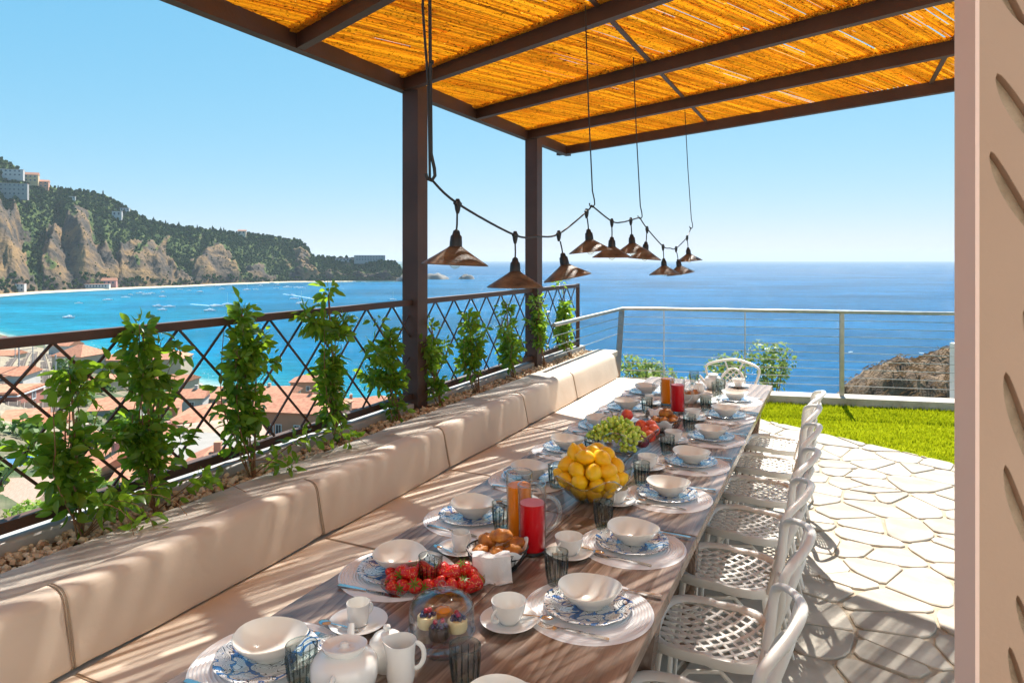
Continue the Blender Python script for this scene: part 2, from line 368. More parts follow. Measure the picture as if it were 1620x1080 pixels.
def seamat():
    m, n, l, out = newmat('sea_water'); b = n.new('ShaderNodeBsdfDiffuse'); gl = n.new('ShaderNodeBsdfGlossy'); gl.inputs['Roughness'].default_value = .16
    fr = n.new('ShaderNodeFresnel'); fr.inputs[0].default_value = 1.33; fm = n.new('ShaderNodeMath'); fm.operation = 'MULTIPLY'; fm.inputs[1].default_value = .42; l.new(fr.outputs[0], fm.inputs[0])
    ms = n.new('ShaderNodeMixShader'); l.new(fm.outputs[0], ms.inputs[0]); l.new(b.outputs[0], ms.inputs[1]); l.new(gl.outputs[0], ms.inputs[2]); l.new(ms.outputs[0], out.inputs[0])
    at = n.new('ShaderNodeAttribute'); at.attribute_name = 'depth'; sp = n.new('ShaderNodeSeparateColor'); l.new(at.outputs['Color'], sp.inputs[0])
    def ramp(src, cols):
        r = n.new('ShaderNodeValToRGB'); e = r.color_ramp.elements
        e[0].position = cols[0][0]; e[0].color = (*cols[0][1], 1); e[1].position = cols[-1][0]; e[1].color = (*cols[-1][1], 1)
        for p, c in cols[1:-1]: k = e.new(p); k.color = (*c, 1)
        l.new(src, r.inputs[0]); return r.outputs[0]
    deep = ramp(sp.outputs[2], [(0, (.0,.158,.25)), (.35, (.0,.112,.215)), (1, (.0,.080,.185))])
    def mix(f, a, c):
        x = n.new('ShaderNodeMixRGB'); l.new(f, x.inputs[0]); l.new(a, x.inputs[1]) if not isinstance(a, tuple) else setattr(x.inputs[1], 'default_value', (*a, 1)); l.new(c, x.inputs[2]); return x.outputs[0]
    near = ramp(sp.outputs[0], [(0, (.30,.40,.36)), (.12, (.03,.23,.27)), (.45, (.0,.185,.265)), (1, (0,.158,.25))])
    c = mix(sp.outputs[0], near, deep)
    farc = ramp(sp.outputs[1], [(0, (.05,.12,.10)), (.10, (.0,.09,.13)), (.5, (.0,.10,.18)), (1, (0,.158,.25))])
    c = mix(sp.outputs[1], farc, c)
    tc = n.new('ShaderNodeTexCoord')
    pt = n.new('ShaderNodeTexNoise'); pt.inputs['Scale'].default_value = .006; pt.inputs['Detail'].default_value = 4
    mp = n.new('ShaderNodeMapping'); mp.inputs['Scale'].default_value = (.6, 1.4, 1); l.new(tc.outputs['Object'], mp.inputs[0]); l.new(mp.outputs[0], pt.inputs[0])
    mr = n.new('ShaderNodeMapRange'); mr.inputs['From Min'].default_value = .3; mr.inputs['From Max'].default_value = .7; mr.inputs['To Min'].default_value = .72; mr.inputs['To Max'].default_value = 1.28
    l.new(pt.outputs['Fac'], mr.inputs['Value']); hs = n.new('ShaderNodeHueSaturation'); l.new(mr.outputs[0], hs.inputs['Value']); l.new(c, hs.inputs['Color'])
    f2 = n.new('ShaderNodeTexNoise'); f2.inputs['Scale'].default_value = .11; f2.inputs['Detail'].default_value = 8; f2.inputs['Roughness'].default_value = .7; mp3 = n.new('ShaderNodeMapping'); mp3.inputs['Scale'].default_value = (.5, 1.6, 1); l.new(tc.outputs['Object'], mp3.inputs[0]); l.new(mp3.outputs[0], f2.inputs[0])  # ripple sparkle put into the water colour as fine lighter and darker streaks
    mr2 = n.new('ShaderNodeMapRange'); mr2.inputs['From Min'].default_value = .35; mr2.inputs['From Max'].default_value = .65; mr2.inputs['To Min'].default_value = .72; mr2.inputs['To Max'].default_value = 1.3; l.new(f2.outputs['Fac'], mr2.inputs['Value'])
    hs2 = n.new('ShaderNodeHueSaturation'); l.new(mr2.outputs[0], hs2.inputs['Value']); l.new(hs.outputs[0], hs2.inputs['Color']); l.new(hs2.outputs[0], b.inputs[0])
    w1 = n.new('ShaderNodeTexNoise'); w1.inputs['Scale'].default_value = .5; w1.inputs['Detail'].default_value = 7; w1.inputs['Roughness'].default_value = .62
    mp2 = n.new('ShaderNodeMapping'); mp2.inputs['Scale'].default_value = (.6, 1.1, 1); l.new(tc.outputs['Object'], mp2.inputs[0]); l.new(mp2.outputs[0], w1.inputs[0])
    bp = n.new('ShaderNodeBump'); bp.inputs['Strength'].default_value = 1; bp.inputs['Distance'].default_value = 2.6
    l.new(w1.outputs['Fac'], bp.inputs['Height']); l.new(bp.outputs[0], gl.inputs['Normal']); l.new(bp.outputs[0], fr.inputs['Normal']); bp2 = n.new('ShaderNodeBump'); bp2.inputs['Distance'].default_value = .8; l.new(w1.outputs['Fac'], bp2.inputs['Height']); l.new(bp2.outputs[0], b.inputs['Normal'])
    return m
sea = link('sea', seasheet()); sea.data.materials.append(seamat()); struct(sea)

# ---- near hillside running down to the village and the beach
def kland(px, Y):
    ys = yshore(px, near_px)
    k = 14+46.4*(Y/ys)
    if px > 780:
        kb = 3.2+max(0, Y-9)*.95; f = min(1, (px-780)/150); k = k*(1-f)+min(kb, 62)*f
    if Y > ys: k = 60+min(3, (Y-ys)*.1)+.4
    return k
def kterr(X, Y): return kland(810+F*X/max(Y, 1), Y)
lb = MB(); cols = []
pxs = list(np.linspace(-2600, -150, 24))+list(np.linspace(-120, 800, 130))+list(np.linspace(830, 3600, 50))
ts = np.linspace(.0, 1.04, 90)
for t in ts:
    for px in pxs:
        ys = yshore(px, near_px); Y = 11.5+(ys-11.5)*t; X = (px-810)/F*Y
        k = kland(px, Y); k += noise.noise(Vector((X/12, Y/12, 3)))*min(1.2, Y/60)
        lb.v.append((X, Y, H-k))
        dist = ys-Y
        g = noise.noise(Vector((X/22, Y/22, 9)))
        cols.append((max(0, min(1, 1-dist/28)), max(0, min(1, .5+g)), 1 if (-40 < px < 118 and 85 < Y < 400) else 0, 1))
n_ = len(pxs)
for i in range(len(ts)-1):
    for k in range(n_-1): lb.f.append((i*n_+k, i*n_+k+1, (i+1)*n_+k+1, (i+1)*n_+k))
def landmat(name, a, b_, beach, yard):
    m, n, l, out = newmat(name); b = n.new('ShaderNodeBsdfPrincipled'); l.new(b.outputs[0], out.inputs[0]); b.inputs['Roughness'].default_value = .95
    at = n.new('ShaderNodeAttribute'); at.attribute_name = 'mix'; sp = n.new('ShaderNodeSeparateColor'); l.new(at.outputs['Color'], sp.inputs[0])
    tc = n.new('ShaderNodeTexCoord'); t = n.new('ShaderNodeTexNoise'); t.inputs['Scale'].default_value = .12; t.inputs['Detail'].default_value = 8; l.new(tc.outputs['Object'], t.inputs[0])
    r = n.new('ShaderNodeValToRGB'); e = r.color_ramp.elements; e[0].position = .42; e[0].color = (*a, 1); e[1].position = .58; e[1].color = (*b_, 1); l.new(t.outputs['Fac'], r.inputs[0])
    def mx(f, x, col):
        q = n.new('ShaderNodeMixRGB'); l.new(f, q.inputs[0]); l.new(x, q.inputs[1]); q.inputs[2].default_value = (*col, 1); return q.outputs[0]
    c = mx(sp.outputs[2], r.outputs[0], yard); c = mx(sp.outputs[0], c, beach)
    t3 = n.new('ShaderNodeTexNoise'); t3.inputs['Scale'].default_value = .9; t3.inputs['Detail'].default_value = 6; l.new(tc.outputs['Object'], t3.inputs[0])
    ov = n.new('ShaderNodeMixRGB'); ov.blend_type = 'OVERLAY'; ov.inputs[0].default_value = .6; l.new(c, ov.inputs[1]); l.new(t3.outputs['Fac'], ov.inputs[2])
    l.new(ov.outputs[0], b.inputs['Base Color']); return m
me = bpy.data.meshes.new('hillside'); me.from_pydata(lb.v, [], lb.f)
ca = me.color_attributes.new('mix', 'FLOAT_COLOR', 'POINT'); ca.data.foreach_set('color', np.array(cols, dtype=np.float32).ravel())
me.materials.append(landmat('hillside_ground', (.045,.070,.022), (.17,.135,.085), (.42,.36,.28), (.25,.205,.14)))
struct(link('hillside', me))

# ---- headland across the bay
sky_px = [(-400,200),(-150,225),(0,247),(25,262),(40,275),(75,292),(100,297),(130,300),(165,306),(200,325),(230,344),(275,355),(330,361),(370,366),(430,371),(450,376),(476,378),(488,392),(496,404),(530,406),(560,407),(600,409),(625,412),(636,424),(645,443)]
FAC = [(-95,70,.9),(2,66,.70),(78,34,.62),(122,66,.86),(170,34,.55),(228,66,.74),(290,26,.40),(343,58,.76),(402,34,.5),(484,34,1.02),(528,30,.6),(566,30,.6),(604,34,.7)]
def facet(px, t):        # bare rock spurs between green ravines: wide at the foot, pointed at the top
    q = px+20*noise.noise(Vector((px/34, t*3.5, 8)))+11*noise.noise(Vector((px/9, t*12, 3))); best = 0
    for c, w0, th in FAC:
        if t < th:
            wd_ = w0*(1-(t/th)**2.4*.8); best = max(best, min(1, max(0, (wd_-abs(q-c))/24)))
    return best
def hd(px, t):
    ys = yshore(px, head_px); D = float(np.interp(px, [-400,0,250,480,500,640], [620,520,340,240,150,60]))
    zr = ys+D; top = 60+(411-float(np.interp(px, [a for a, b in sky_px], [b for a, b in sky_px])))/F*zr-6
    ins = facet(px, t)
    if t <= 1:
        tt = max(0, (t-.10)/.90); r2 = noise.noise(Vector((px/26+t*1.2, 5.1, t*2.0)))
        e = 1.28-.42*ins+.34*r2
        base = tt**max(.5, e)
        stepn = .030*math.sin(tt*26+noise.noise(Vector((px/50, 2, 0)))*4)
        h = top*(base+stepn*tt*(1-tt)*1.5)
        h += top*.10*noise.noise(Vector((px/16, t*6, 1)))*tt*(1-tt)*3
        h += 8*abs(noise.noise(Vector((px/6, t*16, 4))))*min(1, tt*4)*(1-tt*.5)+5*noise.noise(Vector((px/3.4, t*30, 1)))*min(1, tt*5)*(1-tt*.6)
        h += 2.5 if t > .02 else t*125
        Y = ys+D*t-35*ins*math.sin(PI*min(1, tt*1.1))
        rav = ins
    else:
        Y = ys+D*t*1.0; h = top*max(0, 1-(t-1)*2); rav = 0
    return Vector(((px-810)/F*Y, Y, SEA+max(0, h))), rav
hb = MB(); hc = []; PX = list(np.arange(-400, 646, 2.2)); TS = list(np.linspace(-.02, 1, 120))+[1.1, 1.3, 1.55]
for t in TS:
    for px in PX:
        p, rv = hd(px, max(t, 0));
        if t < 0: p = Vector((p.x*.99, p.y*.99, SEA-2))
        hb.v.append(p)
        g = noise.noise(Vector((px/14, t*7, 4)))*.6+noise.noise(Vector((px/40, t*3, 7)))*.6
        veg = 1.0-1.3*rv+g*1.7+max(0, t-.85)*3
        if t < .1: veg = .30
        hc.append((1 if (t < .045) else 0, max(0, min(1, veg)), 1 if (.05 < t < .09) else 0, 1))
n_ = len(PX)
for i in range(len(TS)-1):
    for k in range(n_-1): hb.f.append((i*n_+k, i*n_+k+1, (i+1)*n_+k+1, (i+1)*n_+k))
def headmat():
    m, n, l, out = newmat('headland_rock'); b = n.new('ShaderNodeBsdfPrincipled'); l.new(b.outputs[0], out.inputs[0]); b.inputs['Roughness'].default_value = .95; b.inputs['Specular IOR Level'].default_value = .1
    at = n.new('ShaderNodeAttribute'); at.attribute_name = 'mix'; sp = n.new('ShaderNodeSeparateColor'); l.new(at.outputs['Color'], sp.inputs[0])
    tc = n.new('ShaderNodeTexCoord')
    t = n.new('ShaderNodeTexNoise'); t.inputs['Scale'].default_value = .018; t.inputs['Detail'].default_value = 10; t.inputs['Roughness'].default_value = .65; l.new(tc.outputs['Object'], t.inputs[0])
    r = n.new('ShaderNodeValToRGB'); e = r.color_ramp.elements; e[0].position = .41; e[0].color = (.055,.048,.040,1); e[1].position = .61; e[1].color = (.235,.145,.065,1); k = e.new(.5); k.color = (.125,.088,.058,1)
    l.new(t.outputs['Fac'], r.inputs[0])
    t2 = n.new('ShaderNodeTexNoise'); t2.inputs['Scale'].default_value = .09; t2.inputs['Detail'].default_value = 6; l.new(tc.outputs['Object'], t2.inputs[0])
    ad = n.new('ShaderNodeMath'); ad.operation = 'ADD'; l.new(t2.outputs['Fac'], ad.inputs[0]); l.new(sp.outputs[1], ad.inputs[1])
    st = n.new('ShaderNodeValToRGB'); st.color_ramp.elements[0].position = .72; st.color_ramp.elements[1].position = .88; l.new(ad.outputs[0], st.inputs[0])
    g = n.new('ShaderNodeValToRGB'); e = g.color_ramp.elements; e[0].position = .35; e[0].color = (.026,.058,.018,1); e[1].position = .65; e[1].color = (.10,.125,.03,1); l.new(t2.outputs['Fac'], g.inputs[0])
    mx = n.new('ShaderNodeMixRGB'); l.new(st.outputs[0], mx.inputs[0]); l.new(r.outputs[0], mx.inputs[1]); l.new(g.outputs[0], mx.inputs[2])
    m2 = n.new('ShaderNodeMixRGB'); l.new(sp.outputs[0], m2.inputs[0]); l.new(mx.outputs[0], m2.inputs[1]); m2.inputs[2].default_value = (.62,.52,.36,1)
    m3 = n.new('ShaderNodeMixRGB'); l.new(sp.outputs[2], m3.inputs[0]); l.new(m2.outputs[0], m3.inputs[1]); m3.inputs[2].default_value = (.36,.22,.15,1)
    l.new(m3.outputs[0], b.inputs['Base Color'])
    bp = n.new('ShaderNodeBump'); bp.inputs['Distance'].default_value = 9; bp.inputs['Strength'].default_value = 1; ad2 = n.new('ShaderNodeMath'); ad2.operation = 'MULTIPLY_ADD'; ad2.inputs[1].default_value = .6; l.new(t2.outputs['Fac'], ad2.inputs[0]); l.new(t.outputs['Fac'], ad2.inputs[2]); l.new(ad2.outputs[0], bp.inputs['Height']); l.new(bp.outputs[0], b.inputs['Normal'])
    return m
me = bpy.data.meshes.new('headland'); me.from_pydata(hb.v, [], hb.f); me.shade_smooth()
ca = me.color_attributes.new('mix', 'FLOAT_COLOR', 'POINT'); ca.data.foreach_set('color', np.array(hc, dtype=np.float32).ravel())
me.materials.append(headmat()); struct(link('headland', me))
M['farleaf'] = leafmat('far_tree_green', (.020,.050,.018), (.080,.115,.028), (.07,.12,.02), .15, .8, spec=.05)
M['cypress'] = leafmat('cypress_green', (.012,.035,.018), (.03,.06,.025), (.03,.05,.02), .1, .8)
M['trunk'] = pmat('tree_trunk', (.13,.09,.06), (.22,.16,.11), .9, 5)
wood = MB()
for _ in range(15000):
    px = rn.uniform(-60, 636); t = rn.random()**.8; t = .1+.9*t
    p, rv = hd(px, t)
    g = noise.noise(Vector((px/14, t*7, 4)))*.6+noise.noise(Vector((px/40, t*3, 7)))*.6
    veg = 1.0-1.3*rv+g*1.7+max(0, t-.85)*3
    if veg < .45 and rn.random() > .13: continue
    s = (1.1+2.9*rn.random()**2.2)*(1.3 if t > .8 else 1)*(.55 if veg < .45 else 1)
    wood.ball(p+Vector((0, 0, s*.5)), (s, s, s*rn.uniform(.7, 1.3)), 6, 4, jit=.28, rn=rn)
for _ in range(420):   # low scrub and trees along the shore road
    px = rn.uniform(-40, 620); p, rv = hd(px, rn.uniform(.09, .16)); s = rn.uniform(1.5, 4.5)
    wood.ball(p+Vector((0, 0, s*.5)), (s, s, s*.9), 6, 4, jit=.28, rn=rn)
tag(obj('hillside_wood', wood, M['farleaf'], smooth=None), 'dark scrub and trees covering the headland across the bay', 'wood', kind='stuff')
cyp0 = None
cxs = [70,83,92,104,112,120,128,141,147,152,158,163,176,183,194,202,208,243,262,283,296,312,336,349,354,363]
for i, px in enumerate(cxs):
    p, _r = hd(px, rn.uniform(.94, .995))
    h = rn.uniform(9, 17)
    if cyp0 is None:
        cyp0 = thing('cypress_tree', 'dark cypress standing on the headland skyline', 'tree', p, 0, 'cypresses along the headland ridge')
        a = MB(); prof = [(0,1.0),(.05,.9),(.11,.6),(.13,.3),(.07,.06),(.02,0)]
        a.lathe(prof, 9, wave=lambda t, r, z: (r*(1+.25*math.sin(5*t+z*9)), z)); obj('crown', a, M['cypress'], cyp0)
        obj('trunk', MB().tube([(0,0,-.2),(0,0,.1)], .015, 5), M['trunk'], cyp0); cyp0.scale = (h, h, h)
    else: dup(cyp0, p, rn.uniform(0, 6), 'dark cypress standing on the headland skyline', 'cypresses along the headland ridge', (h, h, h))

# ---- houses
M['roof'] = pmat('terracotta_tiles', (.38,.14,.075), (.52,.23,.13), .85, 1.5, 6, bump=.4, rv=.12)
M['pane'] = pmat('dark_pane', (.04,.05,.07), rough=.08)
M['frame'] = pmat('pale_window_frame', (.62,.66,.68), rough=.6)
M['shut'] = pmat('blue_grey_shutter', (.30,.42,.48), rough=.6)
def wallmat(nm, c):
    if nm not in M: M[nm] = pmat(nm, tuple(a*.88 for a in c), c, .9, .6, 6)
    return M[nm]
def house(loc, rz, wd, dp, ht, wall, roof='gable', wins=(), label='', rh=None, sides=(), ridge_x=True, name='house', cat='house', over=.5, chim=False, roofmat=None):
    """local x = width, +y away; front face y=-dp/2; wins: (face, x, z, w, h)"""
    t = thing(name, label, cat, loc, rz); rh = wd*.16 if rh is None else rh; rm = roofmat or M['roof']
    obj('wall', MB().box((0, 0, ht/2-4), (wd, dp, ht+8)), wall, t); obj('eave_shadow_board', MB().box((0, 0, ht-.18), (wd+over*1.1, dp+over*1.1, .16)), M['frame'] if roof == 'flat' else wall, t)
    r = MB(); X = wd/2+over; Y = dp/2+over
    if roof == 'gable':
        if ridge_x: vs = [(-X,-Y,ht),(X,-Y,ht),(X,Y,ht),(-X,Y,ht),(-X,0,ht+rh),(X,0,ht+rh)]; fs = [(0,1,5,4),(2,3,4,5),(0,4,3),(1,2,5),(0,3,2,1)]
        else: vs = [(-X,-Y,ht),(X,-Y,ht),(X,Y,ht),(-X,Y,ht),(0,-Y,ht+rh),(0,Y,ht+rh)]; fs = [(1,2,5,4),(3,0,4,5),(0,1,4),(2,3,5),(0,3,2,1)]
        vs = [(a, b, c+.02) for a, b, c in vs]
    elif roof == 'hip':
        q = min(X, Y)*.9
        vs = [(-X,-Y,ht),(X,-Y,ht),(X,Y,ht),(-X,Y,ht),(-X+q,0,ht+rh),(X-q,0,ht+rh)] if X > Y else [(-X,-Y,ht),(X,-Y,ht),(X,Y,ht),(-X,Y,ht),(0,-Y+q,ht+rh),(0,Y-q,ht+rh)]
        fs = [(0,1,5,4),(2,3,4,5),(0,4,3),(1,2,5),(0,3,2,1)] if X > Y else [(0,1,4),(1,2,5,4),(2,3,5),(3,0,4,5),(0,3,2,1)]
        vs = [(a, b, c+.02) for a, b, c in vs]
    elif roof == 'shed':
        vs = [(-X,-Y,ht+.02),(X,-Y,ht+.02),(X,Y,ht+rh),(-X,Y,ht+rh),(-X,-Y,ht-.2),(X,-Y,ht-.2),(X,Y,ht-.2),(-X,Y,ht-.2)]; fs = [(0,1,2,3),(4,7,6,5),(0,4,5,1),(1,5,6,2),(2,6,7,3),(3,7,4,0)]
    else:
        vs = []; fs = []
        r.box((0, 0, ht+.18), (wd+.3, dp+.3, .34)); r.box((0, 0, ht+.42), (wd-.6, dp-.6, .1))
    r.add(vs, fs); ro = obj('roof', r, rm, t)
    if chim: c = obj('chimney', MB().box((wd*.2, 0, ht+rh*.7+.5), (.7, .7, 1.6)), wall, ro)
    for (f, x, z, w_, h_) in wins:
        g = MB(); pn = MB(); d = .09
        if f == 'f': o = lambda a, b, c: (a, -dp/2-c, b); sz = lambda a, b, c: (a, c, b)
        elif f == 'r': o = lambda a, b, c: (wd/2+c, a, b); sz = lambda a, b, c: (c, a, b)
        else: o = lambda a, b, c: (-wd/2-c, a, b); sz = lambda a, b, c: (c, a, b)
        for sx_ in (-1, 1): g.box(o(x+sx_*(w_/2+.06), z, .04), sz(.14, h_+.26, .08))
        g.box(o(x, z+h_/2+.06, .043), sz(w_, .13, .08)); g.box(o(x, z-h_/2-.06, .046), sz(w_, .13, .12)); g.box(o(x, z, .03), sz(.07, h_, .05))
        wf = obj('window', g, M['frame'], t)
        pn.box(o(x, z, .012), sz(w_, h_, .02)); obj('pane', pn, M['pane'], wf)
    return t
def GP(px, py, Y): return Vector(((px-810)/F*Y, Y, H-(py-411)/F*Y))
pinkw = wallmat('salmon_wall', (.56,.27,.17)); rosew = wallmat('rose_wall', (.52,.25,.22)); creamw = wallmat('cream_wall', (.50,.41,.30))
brickw = wallmat('raw_brick_wall', (.38,.15,.11)); whitew = wallmat('white_wall', (.52,.50,.47)); yelw = wallmat('yellow_wall', (.55,.38,.20)); greyw = wallmat('grey_wall', (.30,.285,.27)); dullw = wallmat('dull_white_wall', (.45,.43,.41))
def hb_(px, py_top, py_bot, Y, wpx, dp, **k):      # house from its wall outline in the view
    p = GP(px, py_bot, Y); ht = (py_bot-py_top)/F*Y; return dict(loc=p, wd=wpx/F*Y, dp=dp, ht=ht, **k)
# salmon apartment block behind the third and fourth vines
house(**hb_(330, 655, 725, 118, 84, 11, wall=pinkw, roof='hip', rz=R(6), rh=1.6, wins=[('f',-2.2,5.2,1.2,1.3),('f',1.6,5.2,1.2,1.3),('f',-3.6,2.2,1,1.9)], label='salmon house with low tiled roof left of the long pink block below the vines', chim=True))
house(**hb_(465, 640, 722, 128, 150, 12, wall=pinkw, roof='hip', rz=R(-12), rh=2.2, wins=[('f',-6,6.6,1,1.6),('f',-4.4,6.6,1,1.6),('f',-1.2,6.6,1,1.6),('f',.4,6.6,1,1.6),('f',4,6.6,1,1.6),('f',5.6,6.6,1,1.6),('f',-1,3,1,1.6),('f',3.4,3,1,1.6)], label='long salmon apartment block with paired pale shuttered windows below the railing', chim=True))
house(**hb_(400, 622, 650, 170, 130, 12, wall=creamw, roof='gable', rz=R(2), rh=1.8, wins=[('f',-6,2.6,1,1.3),('f',-2,2.6,1,1.3),('f',2,2.6,1,1.3)], label='cream house with red tiled roof just behind the salmon apartment block', chim=True))
house(**hb_(350, 680, 735, 92, 95, 12, wall=whitew, roof='gable', rz=R(35), rh=1.2, wins=[], label='house with a broad pale salmon roof below the long pink block', roofmat=pmat('pale_salmon_tiles', (.42,.24,.17), (.52,.32,.24), .85, 2, 6)))
house(**hb_(300, 712, 770, 78, 150, 12, wall=whitew, roof='flat', rz=R(-18), wins=[], label='low building with a flat pale grey roof behind the third vine', roofmat=wallmat('grey_roof', (.30,.27,.24))))
house(**hb_(232, 565, 590, 235, 120, 12, wall=creamw, roof='hip', rz=R(8), rh=2.6, wins=[('f',-5,3,1.2,1.5),('f',-1,3,1.2,1.5),('f',3,3,1.2,1.5)], label='villa with wide orange hipped roof near the beach', chim=True))
house(**hb_(128, 560, 600, 225, 55, 11, wall=creamw, roof='hip', rz=R(-14), rh=3.2, wins=[('f',-3,4,1.2,1.6),('f',2,4,1.2,1.6)], label='two storey cream house with orange roof beside the station yard'))
house(**hb_(105, 545, 553, 330, 36, 9, wall=whitew, roof='gable', rz=R(-10), rh=2.4, wins=[], label='small beach building with terracotta roof at the edge of the sand'))
house(**hb_(598, 636, 665, 210, 60, 10, wall=yelw, roof='hip', rz=R(10), rh=2, wins=[('f',-3,3.2,1,1.4),('f',2,3.2,1,1.4)], label='yellow house with red roof seen left of the brown pergola post'))
house(**hb_(12, 618, 672, 118, 66, 9, wall=brickw, roof='flat', rz=R(10), wins=[('r',1,5,1.1,1.4)], label='raw red brick building beside the railway yard', name='brick_building', cat='building'))
house(**hb_(28, 590, 632, 150, 40, 8, wall=whitew, roof='gable', rz=R(12), rh=1.5, wins=[('f',-1,4.5,1.2,1.3)], label='white house with red roof behind the raw brick building'))
house(**hb_(30, 672, 735, 92, 50, 7, wall=rosew, roof='shed', rz=R(20), rh=1.4, wins=[('r',0,3.6,.8,1.2),('f',0.5,2,.9,1.2)], label='rose pink house with slanted roof below the brick building'))
house(**hb_(75, 672, 730, 98, 34, 7, wall=yelw, roof='shed', rz=R(14), rh=1.0, wins=[], label='yellow house with slanted roof joined right of the rose pink house'))
house(**hb_(60, 728, 775, 70, 75, 6, wall=rosew, roof='gable', rz=R(28), rh=.9, wins=[('f',-1.2,1.4,.6,1.6),('f',.6,1.4,.6,1.6)], label='low pink house with pale gabled roof and two narrow windows', roofmat=pmat('bleached_tiles', (.40,.29,.21), (.50,.38,.29), .85, 3, 6)))
house(**hb_(12, 740, 790, 66, 50, 6, wall=whitew, roof='flat', rz=R(5), wins=[('f',-1,1.6,.7,1)], label='white house with a blue terrace at the left edge of the village', roofmat=pmat('blue_awning', (.05,.16,.42), rough=.7)))
house(**hb_(14, 795, 815, 52, 80, 5, wall=creamw, roof='shed', rz=R(8), rh=1.0, wins=[], label='shed with ribbed pale terracotta roof, lowest on the slope at left', roofmat=pmat('ribbed_tiles', (.34,.21,.15), (.48,.33,.25), .9, 14, 2, stretch=(3,.1,1))))
house(**hb_(190, 640, 690, 120, 60, 8, wall=whitew, roof='gable', rz=R(15), rh=1.3, wins=[('f',-1,3,1,1.2)], label='white house with tiled roof half hidden behind the two leftmost vines'))
# far buildings on the headland
def farb(px, t, wpx, hpx, wall, label, roof='flat', n=4, dz=0, dp=14, rows=2, name='hillside_building'):
    p, _ = hd(px, t); s = p.y/F; wd = wpx*s; ht = hpx*s
    wins = [('f', (i+.5)/n*wd*.9-wd*.45, ht*(j+.6)/rows, wd/n*.4, ht/rows*.45) for i in range(n) for j in range(rows)]
    p.z += dz
    return house(p, math.atan2(-p.x, p.y)*.6, wd, dp, ht, wall, roof, wins, label, name=name, cat='building', over=.8)
farb(10, .80, 58, 20, greyw, 'grey hotel block on the hilltop at the left edge of the photo', n=9, rows=3)
farb(14, .90, 40, 12, dullw, 'pale upper floors of the hilltop hotel above the grey block', n=6, rows=2, dz=2)
farb(46, .96, 26, 12, yelw, 'ochre houses on the ridge right of the hilltop hotel', 'gable', n=4)
farb(66, .96, 20, 9, pinkw, 'salmon house on the ridge left of the first cypresses', 'gable', n=3)
farb(182, .86, 20, 9, dullw, 'square villa with columned front on the headland shoulder', n=3, rows=1)
farb(198, .95, 13, 6, dullw, 'white villa among trees above the square villa', n=3, rows=1)
farb(115, .92, 9, 4, whitew, 'small white house among the dark trees above the cliff', n=2, rows=1)
farb(142, .10, 56, 7, whitew, 'long low white beach establishment at the foot of the cliffs', n=12, rows=1)
farb(170, .11, 26, 8, rosew, 'low pink building at the right end of the long beach establishment', 'gable', n=4, rows=1)
farb(33, .10, 12, 13, whitew, 'narrow white house with arched front behind the far beach', n=2, rows=2)
farb(585, .9, 48, 9, greyw, 'long grey hotel on the low tip of the headland', n=10, rows=2)
farb(545, .9, 28, 5, greyw, 'flat grey building left of the hotel on the headland tip', n=5, rows=1)
farb(383, .97, 12, 6, creamw, 'small cream house on the ridge above the rocky cliff', 'gable', n=2, rows=1)
# rocks off the headland tip
M['farrock'] = pmat('sea_rock', (.09,.085,.08), (.19,.17,.145), .9, .05, 6)
def islet(px, py, wpx, hpx, label, seed):
    p = W(px, py, 60); s = p.y/F; q = random.Random(seed); m = MB()
    nx = 28; ny = 9
    for j in range(ny):
        for i in range(nx):
            a = i/(nx-1)*2-1; b = j/(ny-1)*2-1
            h = max(0, 1-a*a-b*b)**.55*(.75+.45*noise.noise(Vector((a*2.3+seed, b*2, seed))))
            m.v.append((a*wpx*s/2, b*wpx*s/3, h*hpx*s-1))
    for j in range(ny-1):
        for i in range(nx-1): m.f.append((j*nx+i, j*nx+i+1, (j+1)*nx+i+1, (j+1)*nx+i))
    o = obj('sea_rock', m, M['farrock'], loc=p, smooth=60); tag(o, label, 'rock')
islet(688, 441.5, 46, 12, 'long low rock off the headland between the pergola posts', 3)
islet(738, 441.5, 26, 10, 'small steep rock islet right of the long low rock', 8)
islet(640, 445, 30, 12, 'rocky point where the headland meets the sea behind the post', 5)

# ---- railway yard beyond the brick building
M['rail'] = pmat('rusty_rail', (.20,.15,.12), rough=.6)
M['conc2'] = pmat('pole_grey', (.4,.4,.4), rough=.7)
def terr(px, Y): X = (px-810)/F*Y; return Vector((X, Y, H-kland(px, Y)+.35))
for i, (a, b) in enumerate([((-5,112),(40,330)),((20,108),(48,330)),((45,104),(56,330)),((75,104),(66,330)),((100,100),(76,330))]):
    m = MB(); pts = [terr(a[0]+(b[0]-a[0])*t, a[1]+(b[1]-a[1])*t) for t in np.linspace(0, 1, 16)]
    for s in (-.72, .72): m.tube([p+Vector((s, 0, 0)) for p in pts], .09, 4)
    for p0, p1 in zip(pts[:-1], pts[1:]):
        for q in range(9): c = p0.lerp(p1, q/9); m.box(c-Vector((0, 0, .1)), (2.4, .3, .14))
    struct(obj('railway_track', m, M['rail']))
for i, (px, Y) in enumerate([(30,150),(88,135),(52,210),(70,260),(24,240)]):
    t = thing('catenary_pole', 'grey catenary pole standing among the railway tracks', 'pole', terr(px, Y), 0, 'poles of the railway yard')
    obj('pole', MB().tube([(0,0,-1),(0,0,8)], .14, 6), M['conc2'], t); obj('arm', MB().beam((0,0,7.2),(4,0,7.6), .12, .12), M['conc2'], t)
